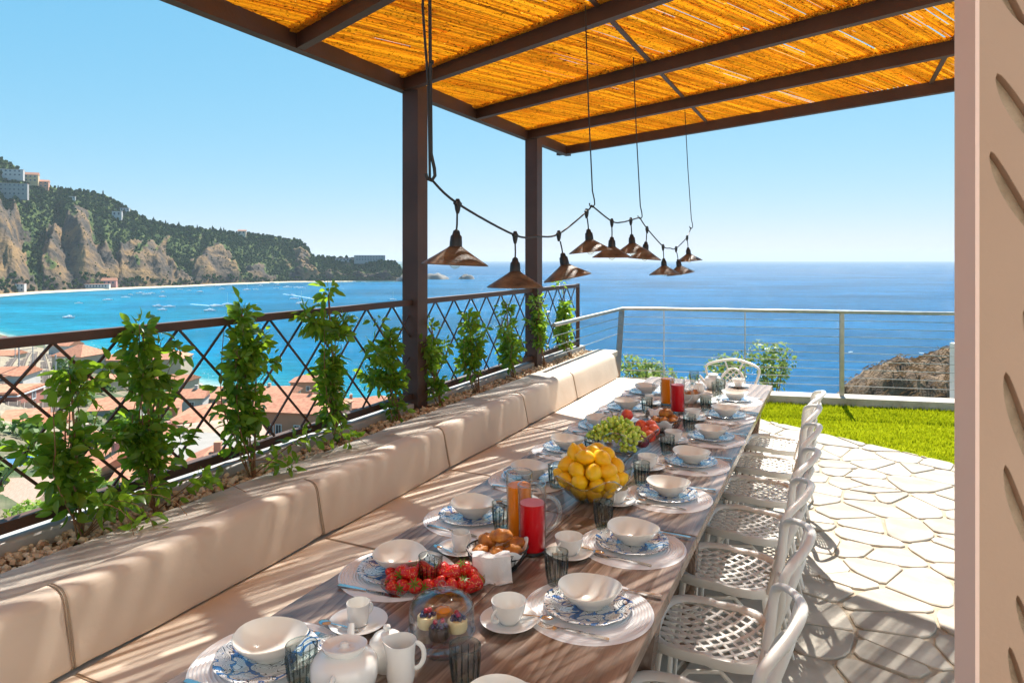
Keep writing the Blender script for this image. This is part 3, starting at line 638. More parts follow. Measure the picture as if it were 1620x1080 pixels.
# ---- trees between the houses
def leafcloud(n, rx, ry, rz, size, rr, lumps=5, squash=1):
    cs = [Vector((rr.uniform(-.55,.55)*rx, rr.uniform(-.55,.55)*ry, rr.uniform(-.4,.55)*rz)) for _ in range(lumps)]+[Vector((0,0,0))]
    v = np.zeros((n*4, 3)); f = []
    for i in range(n):
        c = rr.choice(cs); d = Vector((rr.gauss(0,1), rr.gauss(0,1), rr.gauss(0,1))).normalized()
        q = rr.uniform(.6, 1)**.5*.55; p = c+Vector((d.x*rx*q, d.y*ry*q, d.z*rz*q))
        a = Vector((rr.gauss(0,1), rr.gauss(0,1), rr.gauss(0,.6))).normalized(); b = a.cross(d).normalized() if a.cross(d).length > .01 else a.orthogonal()
        s = size*rr.uniform(.6, 1.3)
        v[i*4] = p-a*s; v[i*4+1] = p-b*s*.45; v[i*4+2] = p+a*s; v[i*4+3] = p+b*s*.45
        f.append((i*4, i*4+1, i*4+2, i*4+3))
    m = MB(); m.v = [tuple(x) for x in v]; m.f = f; return m
def tree(loc, rx, rz_, n, size, mat, label, cat='tree', trunk=2.0, name='tree', seed=1, group=None, tr=.12):
    rr = random.Random(seed); t = thing(name, label, cat, loc, 0, group)
    m = leafcloud(n, rx, rx, rz_, size, rr); obj('crown', m, mat, t, loc=(0, 0, trunk+rz_*.6))
    tb = MB(); tb.tube([(0,0,-1),(rx*.05,0,trunk*.5),(0,rx*.04,trunk+rz_*.5)], [tr, tr*.8, tr*.45], 7)
    for k in range(5):
        a = k*1.26+seed; tb.tube([(0,0,trunk*.75),(math.cos(a)*rx*.35, math.sin(a)*rx*.35, trunk+rz_*.55),(math.cos(a)*rx*.6, math.sin(a)*rx*.6, trunk+rz_*1.0)], [tr*.5, tr*.3, tr*.1], 5)
    obj('trunk', tb, M['trunk'], t); return t
M['brightleaf'] = leafmat('bright_foliage', (.10,.20,.02), (.28,.42,.05), (.35,.5,.05), .4, .6)
M['midleaf'] = leafmat('garden_foliage', (.04,.09,.02), (.12,.20,.04), (.15,.25,.03), .3, .6)
M['redleaf'] = leafmat('bougainvillea', (.30,.01,.06), (.5,.03,.1), (.5,.03,.1), .3, .6)
for px, py, Y, r, mt, lab in [(95,592,205,6,'midleaf','dark round tree beside the cream house with orange roof'),(205,690,95,4.2,'brightleaf','bright green tree between the two leftmost vines'),
        (172,720,84,3.4,'brightleaf','bright tree below the white house behind the vines'),(75,800,58,2.6,'brightleaf','sunlit bush below the low pink house'),(120,775,60,2.8,'brightleaf','pale green bush right of the low pink house'),
        (30,840,48,2.2,'brightleaf','yellowish bush below the ribbed shed roof'),(230,750,72,3.4,'midleaf','green tree behind the second vine'),(85,625,170,3,'brightleaf','narrow hedge tree along the railway yard'),
        (14,540,470,5,'redleaf','dark red flowering tree on the beach at the left edge'),(110,640,160,3.5,'midleaf','green tree left of the white house'),(420,720,90,2.5,'midleaf','green tree behind the fourth vine'),
        (690,640,60,4,'midleaf','green tree below the railing right of the first post'),(560,700,85,3,'midleaf','tree in front of the salmon apartment block')]:
    p = GP(px, py, Y); p.z -= r*1.2
    tree(p, r, r*.9, 1600, r*.10, M[mt], lab, seed=px, trunk=r*.5)
# scrub between the houses
sb_ = MB(); rsb = random.Random(44)
for _ in range(420):
    px = rsb.uniform(-60, 700); ys = yshore(px, near_px); Y = 45+(ys*.86-45)*rsb.random()
    if -40 < px < 118 and Y > 85: continue
    X = (px-810)/F*Y; r = rsb.uniform(.5, 1.7)*(1+Y/300); c_ = Vector((X, Y, H-kland(px, Y)+r*.3))
    for k in range(34):
        d = Vector((rsb.gauss(0,1), rsb.gauss(0,1), abs(rsb.gauss(0,.8)))).normalized()*r*rsb.uniform(.5, 1); a = Vector((rsb.gauss(0,1), rsb.gauss(0,1), rsb.gauss(0,1))).normalized()*r*.3; b = a.cross(d).normalized()*r*.25
        p = c_+d; sb_.add([p-a, p-b, p+a, p+b], [(0,1,2,3)])
tag(obj('slope_scrub', sb_, M['midleaf']), 'green scrub scattered over the slope between the village houses', 'scrub', kind='stuff')
# more village houses
for i, (px, yt, yb, Y, wpx, wl, rf, rz_, lb_) in enumerate([(250,640,678,135,62,pinkw,'gable',20,'small salmon house right of the second vine'),(165,600,628,178,46,creamw,'hip',-8,'cream house with hipped roof left of the beach villa'),
    (500,600,622,205,70,pinkw,'hip',6,'salmon house behind the long pink block, nearest the water'),(560,668,705,120,66,creamw,'gable',-16,'cream house with red roof under the fifth vine'),(300,625,650,160,50,whitew,'gable',12,'white house with red roof behind the cream row'),
    (668,664,700,120,60,pinkw,'hip',8,'salmon house below the railing right of the first post'),(130,700,745,82,52,creamw,'gable',-24,'cream house with tiled roof between the first vine and the yellow house'),(215,770,815,62,60,whitew,'shed',14,'white shed with slanted roof low on the slope'),(255,690,722,105,58,rosew,'gable',-12,'rose house with tiled roof under the tall dense vine'),(150,640,668,150,44,pinkw,'gable',24,'salmon house beside the bright hedge'),(330,735,775,70,70,pinkw,'hip',10,'salmon house with hipped roof just above the kerb, behind the third vine'),(385,640,668,150,56,creamw,'hip',-20,'cream house between the third and fourth vines'),(545,640,668,160,50,pinkw,'gable',14,'salmon house with red roof left of the yellow house'),(10,560,585,250,40,creamw,'gable',4,'cream house at the left edge beside the railway poles'),(178,735,780,66,64,rosew,'gable',-30,'rose house right of the low pink house'),(620,680,715,105,56,rosew,'hip',-6,'rose house directly behind the first pergola post'),(425,735,770,78,60,creamw,'hip',22,'cream house low behind the fourth vine'),(280,600,622,200,50,creamw,'gable',-4,'cream seaside house right of the beach villa')]):
    house(**hb_(px, yt, yb, Y, wpx, 8, wall=wl, roof=rf, rz=R(rz_), rh=1.5, wins=[('f',-1.6,2.2,.9,1.2),('f',1.4,2.2,.9,1.2)], label=lb_, chim=i % 2 == 0))
# hedge line
hm = leafcloud(1500, 1, 1, 1, .35, random.Random(3), 1)
hv = []; 
for i, v in enumerate(hm.v): hv.append((v[0]*1.6, v[1]*22, v[2]*1.8))
hm.v = hv; o = obj('hedge', hm, M['brightleaf'], loc=GP(89, 612, 185), rot=(R(-7), 0, R(24))); tag(o, 'bright green clipped hedge running along the railway yard', 'hedge')

# ---- boats
M['hull'] = pmat('white_hull', (.92,.92,.92), rough=.5); M['mast'] = pmat('pale_mast', (.7,.7,.7), rough=.5)
def boat_mesh(L, kind):
    m = MB(); st = []
    n = 9
    for i in range(n):
        a = i/(n-1); x = (a-.5)*L; wd = L*.16*(1-(max(0, a-.45)/.55)**2.2)*(1 if a > 0 else .9); wd = max(wd, .02); h = L*.09*(1+.5*a*a)
        st.append([(x, -wd, h), (x, -wd*.7, -.1), (x, wd*.7, -.1), (x, wd, h)])
    for s in st: m.v.extend(s)
    for i in range(n-1):
        for k in range(3): m.f.append((i*4+k, (i+1)*4+k, (i+1)*4+k+1, i*4+k+1))
        m.f.append((i*4+3, (i+1)*4+3, (i+1)*4, i*4))
    m.f.append((0, 1, 2, 3)); return m
boats = {}
for kind, L in (('motor', 6.5), ('sail', 11), ('yacht', 14)):
    t = thing('sail_boat' if kind == 'sail' else 'motor_boat', '', 'boat', (0,0,0), 0)
    obj('hull', boat_mesh(L, kind), M['hull'], t)
    c = MB(); c.box((-.02*L, 0, L*.13), (L*.3, L*.15, L*.09)); c.box((.1*L, 0, L*.115), (L*.12, L*.12, L*.04)); cb = obj('cabin', c, M['hull'], t)
    obj('windscreen', MB().box((.135*L, 0, L*.15), (L*.02, L*.13, L*.045)), M['pane'], cb)
    if kind == 'sail':
        obj('mast', MB().tube([(0,0,.5),(0,0,L*1.25)], .09, 5), M['mast'], t); obj('boom', MB().tube([(0,0,1.6),(-L*.4,0,1.6)], .12, 5), M['mast'], t)
    boats[kind] = [t, False]
def boat(kind, px, py, rz, lab, grp=None, s=1):
    t, used = boats[kind]; p = W(px, py, 60)
    if not used:
        t.location = p; t.rotation_euler = (0, 0, rz); t['label'] = lab; t.scale = (s,)*3; boats[kind][1] = True
        if grp: t['group'] = grp
    else: dup(t, p, rz, lab, grp, (s,)*3)
G1 = 'small white boats moored in the bay'
for x, y in [(125,480),(171,475),(110,503),(250,485),(258,491),(268,486),(333,492),(340,484),(372,463),(352,458),(317,462),(199,471),(207,466),(222,464),(232,466),(240,464),(258,470),(258,462),(405,458),(412,452),(437,456),(440,451),(466,473),(462,467),(470,455),(478,456),(430,448),(500,449),(541,447),(560,446),(575,446),(285,458),(300,460),(345,453)]:
    boat('motor', x, y, rn.uniform(-.6, .6), 'small white motor boat moored in the turquoise bay' if y < 470 else 'white motor boat in the nearer, open part of the turquoise bay', G1 if y < 470 else 'white boats in the nearer part of the bay', rn.uniform(1.5, 2.6))
boat('sail', 360, 482, .5, 'white sailing boat with bare mast, nearest in the bay', s=1.2); boat('sail', 477, 480, .3, 'large sailing boat with tall mast near the white wake', s=1.3)
boat('sail', 391, 459, .2, 'sailing yacht with bare mast below the headland cliff', s=1.4); boat('sail', 622, 474, 0, 'sailing boat just left of the first pergola post', s=.9)
boat('yacht', 455, 455, .2, 'broad white motor yacht beyond the sailing boats', s=1.4); boat('yacht', 345, 484.5, .1, 'motor boat under way ahead of a short wake')
boat('motor', 1346, 557, .3, 'small dark boat on the open sea behind the steel railing', s=.5); boat('motor', 1458, 559, 2, 'small boat on the open sea left of the white pillar', s=.5)
M['foamw'] = pmat('wake_foam', (.75,.85,.9), rough=.7)
for a, b, lab in [((302,481),(338,485),'short white wake behind the motor boat'),((448,465),(500,474),'long curved white wake near the large sailing boat')]:
    p = W(*a, 60); q = W(*b, 60); m = MB(); d = (q-p); nn = Vector((-d.y, d.x, 0)).normalized()
    N = 24; vs = []
    for i in range(N+1):
        t = i/N; c = p.lerp(q, t)+nn*(4*math.sin(t*3)); wd_ = .5+1.1*(1-t)+.5*noise.noise(Vector((i*.7, 1, 0)))
        vs += [c-nn*wd_+Vector((0,0,.05)), c+nn*wd_+Vector((0,0,.05))]
    m.add(vs, [(2*i, 2*i+1, 2*i+3, 2*i+2) for i in range(N)]); tag(obj('wake', m, M['foamw']), lab, 'wake')

# ---- sea air between the terrace and the far coast
hz = bpy.data.materials.new('sea_haze'); hz.use_nodes = True; n = hz.node_tree.nodes; n.clear()
o_ = n.new('ShaderNodeOutputMaterial'); v_ = n.new('ShaderNodeVolumePrincipled'); v_.inputs['Color'].default_value = (.80, .90, 1, 1); v_.inputs['Density'].default_value = 5e-5; v_.inputs['Anisotropy'].default_value = .0
hz.node_tree.links.new(v_.outputs[0], o_.inputs['Volume'])
ho = obj('haze', MB().box((0, 14000, SEA+150-2.5), (240000, 40000, 305)), hz); ho['kind'] = 'stuff'; ho['label'] = 'thin sea haze over the bay'
# ================================================================ terrace
def vX(X0): return (X0+.526)*UC
LD = Vector((.975, -.222)).normalized(); LP0 = Vector((4.2, 8.58))       # steel railing line
def clipp(poly, p, nrm):                                                # keep the side where (q-p).n <= 0
    out = []
    for i in range(len(poly)):
        a = poly[i]; b = poly[(i+1) % len(poly)]; da = (a[0]-p[0])*nrm[0]+(a[1]-p[1])*nrm[1]; db = (b[0]-p[0])*nrm[0]+(b[1]-p[1])*nrm[1]
        if da <= 0: out.append(a)
        if da*db < 0: t = da/(da-db); out.append((a[0]+(b[0]-a[0])*t, a[1]+(b[1]-a[1])*t))
    return out
curbN = Vector((.222, .975)).normalized()
UU = Vector((US, UC)); VV = Vector((UC, -US))
base = [(-9, -6), (9, -6), (9, 14), (-9, 14)]
base = clipp(base, LP0+curbN*.2, curbN); lp = Vector((-3.46, 0)); base = clipp(base, lp, -VV)
struct(obj('terrace_base', MB().prism(base, -13.5, -.035), M['concrete']))
# lawn
Lp = Vector((2.795, 7.78)); Ld = (Vector((3.92, 6.04))-Lp).normalized(); Ln = Vector((-Ld.y, Ld.x))   # towards the lawn
if Ln.x < 0: Ln = -Ln
lawn = [(-3, -3), (9, -3), (9, 12), (-3, 12)]; lawn = clipp(lawn, Lp, -Ln); lawn = clipp(lawn, LP0-curbN*.15, curbN); lawn = clipp(lawn, (0, 3.4), (0, -1)); lawn = clipp(lawn, TP(0, -1.0), -VV)
struct(obj('lawn_ground', MB().prism(lawn, -.034, -.008), M['turf']))
def inpoly(p, poly):
    s = False; n = len(poly)
    for i in range(n):
        a = poly[i]; b = poly[i-1]
        if (a[1] > p[1]) != (b[1] > p[1]) and p[0] < (b[0]-a[0])*(p[1]-a[1])/(b[1]-a[1])+a[0]: s = not s
    return s
rg = random.Random(5); gm = MB(); cnt = 0
xs = [p[0] for p in lawn]; ys_ = [p[1] for p in lawn]
while cnt < 90000:
    x = rg.uniform(min(xs)-.06, max(xs)); y = rg.uniform(min(ys_)-.06, max(ys_)+.02)
    cnt += 1
    if not inpoly((x-.03*Ln.x, y-.03*Ln.y), lawn) and rg.random() > 0.0:
        if not inpoly((x, y), lawn): continue
    h = rg.uniform(.014, .034)*(1+.5*noise.noise(Vector((x*2, y*2, 0)))); a = rg.uniform(0, 6.28); wd = .0055
    if (noise.noise(Vector((x*1.2, y*3.5, 2))) > .38) : h *= .45
    dx = math.cos(a)*wd; dy = math.sin(a)*wd; lx = rg.gauss(0, .012); ly = rg.gauss(0, .012)
    o = len(gm.v); gm.v += [(x-dx, y-dy, -.01), (x+dx, y+dy, -.01), (x+lx, y+ly, h)]; gm.f.append((o, o+1, o+2))
tag(obj('lawn_grass', gm, M['grass']), 'bright green lawn between the paving and the steel railing', 'grass', kind='stuff')
# unseen white walls behind the camera and to the right, added to bounce light
hw = thing('bounce_wall', 'added white plastered bounce wall behind the terrace, out of view', 'wall', (2, -2.6, 0), 0)
obj('wall', MB().box((0, 0, 1.9), (13, .3, 3.8)), M['white'], hw)
obj('side_wall', MB().box((5.2, 2.2, 1.9), (.3, 3.8, 3.8)), M['white'], hw)
# paving
pave = struct(obj('paving', MB().prism(clipp(clipp(clipp([(-5, -5), (9, -5), (9, 12), (-5, 12)], Lp+Ln*.02, Ln), LP0-curbN*.15, curbN), TP(0, -.95), -VV), -.0345, -.010), M['mortar']))
rs = random.Random(21); sp = .27; pts = []
for i in range(-15, 30):
    for j in range(-11, 36): pts.append((i*sp+rs.uniform(-.17, .17)+(j % 2)*sp/2, j*sp+rs.uniform(-.17, .17)))
pts = [p for p in pts if rs.random() > .16]
stones = []
for p in pts:
    if not (-3 < p[0] < 8 and -2.5 < p[1] < 9.5): continue
    poly = [(p[0]-1, p[1]-1), (p[0]+1, p[1]-1), (p[0]+1, p[1]+1), (p[0]-1, p[1]+1)]
    for q in pts:
        d2 = (p[0]-q[0])**2+(p[1]-q[1])**2
        if 0 < d2 < 1.4: poly = clipp(poly, ((p[0]+q[0])/2, (p[1]+q[1])/2), (q[0]-p[0], q[1]-p[1]))
        if len(poly) < 3: break
    if len(poly) < 3: continue
    poly = clipp(poly, Lp-Ln*.0, Ln); 
    if len(poly) > 2: poly = clipp(poly, LP0-curbN*.2, curbN)
    if len(poly) > 2: poly = clipp(poly, TP(0, -.93), -VV)
    if len(poly) < 3: continue
    g = rs.uniform(.004, .010); pl = poly
    for i in range(len(poly)):       # inset by the joint
        a = Vector(poly[i]); b = Vector(poly[(i+1) % len(poly)]); e = (b-a)
        if e.length < 1e-5: continue
        e.normalize(); nn = Vector((e.y, -e.x)); cc = Vector((sum(q[0] for q in poly)/len(poly), sum(q[1] for q in poly)/len(poly)))
        if (cc-a).dot(nn) > 0: nn = -nn
        pl = clipp(pl, a-nn*(g+rs.uniform(-.003, .006)), nn)
        if len(pl) < 3: break
    if len(pl) < 3: continue
    cx = sum(q[0] for q in pl)/len(pl); cy = sum(q[1] for q in pl)/len(pl)
    # knock off the corners
    q2 = []
    for i in range(len(pl)):
        a = Vector(pl[i-1]); b = Vector(pl[i]); c_ = Vector(pl[(i+1) % len(pl)])
        f1 = min(.3, .03/max((b-a).length, .01)); f2 = min(.3, .03/max((c_-b).length, .01))
        q2 += [b.lerp(a, f1), b.lerp(c_, f2)]
    z = rs.uniform(-.002, .003); n = len(q2)
    vs = [(q.x, q.y, -.02) for q in q2]+[(q.x, q.y, z-.004) for q in q2]+[(cx+(q.x-cx)*.965, cy+(q.y-cy)*.965, z+rs.uniform(-.0008, .0008)) for q in q2]+[(cx, cy, z+.0005)]
    fs = [(i, (i+1) % n, n+(i+1) % n, n+i) for i in range(n)]+[(n+i, n+(i+1) % n, 2*n+(i+1) % n, 2*n+i) for i in range(n)]+[(2*n+i, 2*n+(i+1) % n, 3*n) for i in range(n)]
    px = 810+F*cx/cy if cy > .5 else -999; vis = cy > .9 and 930 < px < 1580 and 411+1944/cy < 1200 and TP(0,0).x is not None
    stones.append((0 if vis else 1, cy, vs, fs, (cx, cy)))
stones.sort(key=lambda s: (s[0], s[1])); rest = MB()
for i, (a, b, vs, fs, cc) in enumerate(stones):
    if i < 295 and a == 0:
        m = MB(); m.add([(v[0]-cc[0], v[1]-cc[1], v[2]) for v in vs], fs); obj('paving_stone', m, M['stone'], pave, loc=(cc[0], cc[1], 0))
    else: rest.add(vs, fs)
struct(obj('paving_stones', rest, M['stone'], pave), 'stuff')
# curb under the steel railing
cm = MB(); x0 = LP0-LD*3.6; x1 = LP0+LD*6
cb = [x0-curbN*.15, x1-curbN*.15, x1+curbN*.15, x0+curbN*.15]
cm.prism([tuple(p) for p in cb], -.033, .09); o = obj('lawn_kerb', cm, M['travertine']); bevel(o, .008); struct(o)
# ---- planter, ledge and bench
def tbox(v0, v1, u0, u1, z0, z1): 
    return MB().prism([tuple(TP(u0, v0)[:2]), tuple(TP(u0, v1)[:2]), tuple(TP(u1, v1)[:2]), tuple(TP(u1, v0)[:2])], z0, z1)
UE = 7.68
struct(bevel(obj('planter_wall', tbox(-2.11, -1.876, -1.5, 8.08, -.034, .69), M['travertine']), .01))
lg = MB(); rl = random.Random(4); us = list(np.arange(-1.5, 8.16, .07))
prof_n = 0
rows = []
for u in us:
    j = [rl.uniform(-.006, .006) for _ in range(6)]
    rows.append([TP(u, -2.125+j[0], .655), TP(u, -2.13+j[1], .712+j[1]*.4), TP(u, -2.112+j[2], .726), TP(u, -2.0, .728+j[3]*.35), TP(u, -1.885+j[4]*.6, .727), TP(u, -1.868+j[5], .715), TP(u, -1.868, .66)])
n_ = 7
for r in rows: lg.v.extend([tuple(p) for p in r])
for i in range(len(rows)-1):
    for k in range(n_-1): lg.f.append((i*n_+k, (i+1)*n_+k, (i+1)*n_+k+1, i*n_+k+1))
lg.f.append(tuple(range(n_))); lg.f.append(tuple((len(rows)-1)*n_+k for k in range(n_-1, -1, -1)))
struct(obj('stone_ledge', lg, M['travertine'], smooth=50))
struct(obj('planter_soil', tbox(-2.44, -2.112, -1.5, 8.5, -.033, .635), M['soil']))
kb_ = obj('concrete_kerb', tbox(-2.56, -2.442, -1.5, 8.6, -.0325, .70), M['concrete']); bevel(kb_, .01); struct(kb_)
gv = MB(); rq = random.Random(8)
for _ in range(5200):
    u = -0.2+8.6*rq.random()**1.35; v = rq.uniform(-2.43, -2.13); r = rq.uniform(.009, .021)
    m_ = Matrix.Rotation(rq.uniform(0, 3), 3, 'X') @ Matrix.Rotation(rq.uniform(0, 3), 3, 'Z')
    gv.ball(TP(u, v, .638+rq.uniform(0, .028)), (r, r*.8, r*.6), 5, 3, jit=.22, rn=rq, mat=m_)
def gravelmat():
    m, n, l, out = newmat('tan_gravel_bits'); b = n.new('ShaderNodeBsdfPrincipled'); b.inputs['Roughness'].default_value = .75; l.new(b.outputs[0], out.inputs[0])
    g = n.new('ShaderNodeNewGeometry'); r = n.new('ShaderNodeValToRGB'); e = r.color_ramp.elements
    e[0].color = (.34,.20,.11,1); e[1].color = (.74,.64,.49,1); k = e.new(.25); k.color = (.55,.40,.25,1); k = e.new(.6); k.color = (.66,.53,.36,1)
    l.new(g.outputs['Random Per Island'], r.inputs[0]); l.new(r.outputs[0], b.inputs['Base Color']); return m
M['gravelbits'] = gravelmat()
tag(obj('planter_gravel', gv, M['gravelbits']), 'tan gravel around the vines between stone ledge and lattice railing', 'gravel', kind='stuff')
struct(obj('bench_base', tbox(-1.72, -1.08, -1.5, UE, -.034, .352), M['white']))
struct(obj('bench_back_base', tbox(-1.874, -1.722, -1.5, UE, -.034, .47), M['white']))
# cushions
def cushion(prof, u0, u1, rr, name, puff=.012, wr=1.0, seed=0, rad=.035):
    """closed profile (v,z) swept along u, ends rounded in"""
    N = 44; m = MB(); P = len(prof); cv = sum(p[0] for p in prof)/P; cz = sum(p[1] for p in prof)/P
    L = u1-u0
    for i in range(N+1):
        s = i/N
        # denser rings near the ends
        t = .5-.5*math.cos(PI*s); u = u0+L*t; e = min(t, 1-t)*L
        k = 1-(1-min(1, e/rad))**2*.55 if e < rad else 1; ins = rad*(1-math.sqrt(max(0, 1-(1-min(1, e/rad))**2)))
        for (v, z) in prof:
            dv = v-cv; dz = z-cz; ln = math.hypot(dv, dz)
            w_ = noise.noise(Vector((u*2.3+seed, v*5, z*5)))*.006*wr+noise.noise(Vector((u*7+seed, v*3, z*9)))*.0025*wr
            w_ += .012*math.exp(-((e-.05)/.05)**2)*-.25 + puff*math.sin(PI*t)**.4
            f = (ln-ins+w_)/ln if ln > 0 else 1
            m.v.append(tuple(TP(u, cv+dv*f, cz+dz*f)))
    for i in range(N):
        for k in range(P): m.f.append((i*P+k, i*P+(k+1) % P, (i+1)*P+(k+1) % P, (i+1)*P+k))
    m.f.append(tuple(range(P-1, -1, -1))); m.f.append(tuple(N*P+k for k in range(P)))
    return m
def rrect(cs, r, n=4):
    out = []; N = len(cs)
    for i in range(N):
        a = Vector(cs[i-1]); b = Vector(cs[i]); c = Vector(cs[(i+1) % N]); ri = r[i]
        p = b+(a-b).normalized()*ri; q = b+(c-b).normalized()*ri
        for k in range(n+1):
            t = k/n; out.append(tuple((p*(1-t)**2+b*2*t*(1-t)+q*t*t)))
        # mid points along the edge
        a2 = q; b2 = c+(b-c).normalized()*r[(i+1) % N]
        for t in (.25, .5, .75): out.append(tuple(a2.lerp(b2, t)))
    return out
jo = [-.74, .43, 1.6, 2.78, 3.95, 5.17, 6.31, UE]
bp_ = rrect([(-1.722, .487), (-1.775, .735), (-1.862, .742), (-1.868, .487)], [.018, .045, .02, .012])
st_ = rrect([(-1.06, .36), (-1.06, .478), (-1.735, .478), (-1.735, .36)], [.02, .04, .02, .012])
for i in range(7):
    a, b = jo[i]+.001, jo[i+1]-.001
    nm = ['nearest to the camera, cut off by the photo edge', 'second from the near end', 'third from the near end, behind the strawberries', 'fourth from the near end', 'fifth from the near end', 'sixth from the near end', 'at the far sunlit end of the bench'][i]
    for prof, lab, cat, s in ((bp_, 'beige leather back cushion '+nm, 'back cushion', 3), (st_, 'beige leather seat cushion '+nm, 'seat cushion', 17)):
        t = thing('bench_'+cat.replace(' ', '_'), lab, cat, TP(a, -1.7, .48), 0, 'cushions of the long bench')
        m = cushion(prof, a, b, None, '', seed=s+i*3.3, puff=.006 if s == 3 else .008, rad=.016)
        o = obj('cover', m, M['cush'], t, smooth=60); o.location = -t.location
        ring = [p for p in prof]; cv = sum(p[0] for p in prof)/len(prof); cz = sum(p[1] for p in prof)/len(prof)
        for e in (a+.004, b-.004):
            pm = MB().tube([TP(e, cv+(p[0]-cv)*.985, cz+(p[1]-cz)*.985) for p in ring], .0024, 5, closed=True)
            q = obj('piping', pm, M['piping'], t, smooth=60); q.location = -t.location
# ================================================================ lattice railing
RV = -2.484; POSTU = [.08, 4.70, 7.01]; UR0 = -.9; UR1 = 8.4
rail_t = thing('lattice_railing', 'brown steel railing with diamond lattice behind the row of vines', 'railing', TP(4, RV, .7), 0)
def rp(m, nm, mt=M['steel_brown'], smooth=None):
    o = obj(nm, m, mt, rail_t, smooth); o.location = -rail_t.location; return o
segs = [(UR0, POSTU[0]-.07), (POSTU[0]+.07, POSTU[1]-.07), (POSTU[1]+.07, POSTU[2]-.07), (POSTU[2]+.07, UR1)]
for a, b in segs:
    rp(MB().beam(TP(a, RV, 1.472), TP(b, RV, 1.472), .05, .042), 'top_rail'); rp(MB().beam(TP(a, RV, .752), TP(b, RV, .752), .05, .045), 'bottom_rail')
rp(MB().beam(TP(UR1+.02, RV, .70), TP(UR1+.02, RV, 1.50), .045, .045, up=(1,0,0)), 'end_post')
zt, zb = 1.450, .775; sl_ = .944
for k in range(-10, 22):
    ut = 1.984+k*.302
    for s in (-1, 1):
        a = ut; b = ut+s*sl_*(zt-zb)
        for (s0, s1) in segs:
            lo, hi = min(a, b), max(a, b); l2, h2 = max(lo, s0), min(hi, s1)
            if h2-l2 < .03: continue
            f = lambda u: zt-(u-a)/(b-a)*(zt-zb)
            rp(MB().beam(TP(l2, RV+s*.0075, f(l2)), TP(h2, RV+s*.0075, f(h2)), .009, .011), 'lattice_bar')
# ================================================================ pergola
pg = thing('pergola', 'brown steel pergola with reed cane roof over the long table', 'pergola', TP(4.7, -2.48, .7), 0)
def pp(m, nm, mt=M['steel_brown'], kind=None, smooth=None):
    o = obj(nm, m, mt, pg, smooth); o.location = -pg.location
    if kind: o['kind'] = kind
    return o
ZB = 3.1
def vbox(u, v, z0, z1, s):
    return MB().prism([tuple(TP(u+a*s/2, v+b*s/2)[:2]) for a, b in ((-1,-1),(-1,1),(1,1),(1,-1))], z0, z1)
for u in POSTU: 
    pp(vbox(u, -2.48, .66, ZB, .14), 'post'); pp(vbox(u, -2.48, .64, .665, .2), 'base_plate')
for u in (-1.5, 1.7, 4.9): pp(vbox(u, 3.2, -.01, ZB, .14), 'post')
EB = Vector((.674, 8.56)); DD = Vector((.656, -.755)).normalized(); CC = Vector((.755, .656)).normalized()
EU, EV = 8.25, -2.58
def endu(v): return EU-.438*(v-EV)
pp(MB().beam(TP(-3.5, -2.555, ZB+.055), TP(EU+.02, -2.555, ZB+.055), .07, .11), 'edge_beam')
pp(MB().beam(TP(-3.5, 3.2, ZB+.055), TP(endu(3.2), 3.2, ZB+.055), .07, .11), 'edge_beam')
LR = (3.165+2.515)/.916
for zz in (8.5, 7.4, 6.35, 5.29, 4.25, 3.2, 2.15, 1.1, .05, -1.0, -2.0):
    u = (zz-EV*-.4283*-1+0)/UC if False else (zz+.4283*EV)/UC
    p = TP(u, -2.515 if zz < 8.4 else -2.66, 0); q = Vector((p.x+DD.x*LR, p.y+DD.y*LR, 0))
    pp(MB().beam((p.x, p.y, ZB+.05), (q.x, q.y, ZB+.05), .055, .097), 'rafter' if zz < 8.4 else 'end_beam')
for v in (-.70, 1.153): pp(MB().beam(TP(-3.4, v, ZB+.088), TP(endu(v)-.05, v, ZB+.088), .03, .012), 'cross_brace')
# reed mat
rc = random.Random(2); cane = MB(); AMAX = 6.35; a = .02; nrow = 0
def cane_row(a, z, dens=1.0, lmin=1.2, lmax=3.0):
    bmax = min(11.4, a/.438-.03)
    b = -.05-rc.random()*.3
    if a < .05: return
    b = .03
    while b < bmax-.02:
        L = rc.uniform(lmin, lmax); b2 = min(bmax, b+L)
        if rc.random() < dens and b2-b > .04:
            r = rc.uniform(.0042, .0068); n = max(2, int((b2-b)/.35)+1); sk = rc.uniform(-.008, .008); off = rc.uniform(-.003, .003); pts = []
            for k in range(n+1):
                t = k/n; bb = b+(b2-b)*t
                aa = a+off+sk*(t-.5)*(b2-b)+.006*noise.noise(Vector((bb*1.1, a*3, 4)))
                zz = z+.004*noise.noise(Vector((bb*1.3, a*9, 7)))
                P = EB+DD*aa-CC*bb; pts.append((P.x, P.y, zz))
            cane.tube(pts, r, 4, cap=False)
        b = b2-rc.uniform(-.012, .06)
while a < AMAX:
    cane_row(a, ZB+.112, .975); 
    a += .0106+(.006+rc.random()*.018 if rc.random() < .09 else 0)+rc.random()*.001
a = .03
while a < AMAX:
    cane_row(a, ZB+.124, .72, .5, 1.8); a += .012+rc.random()*.014
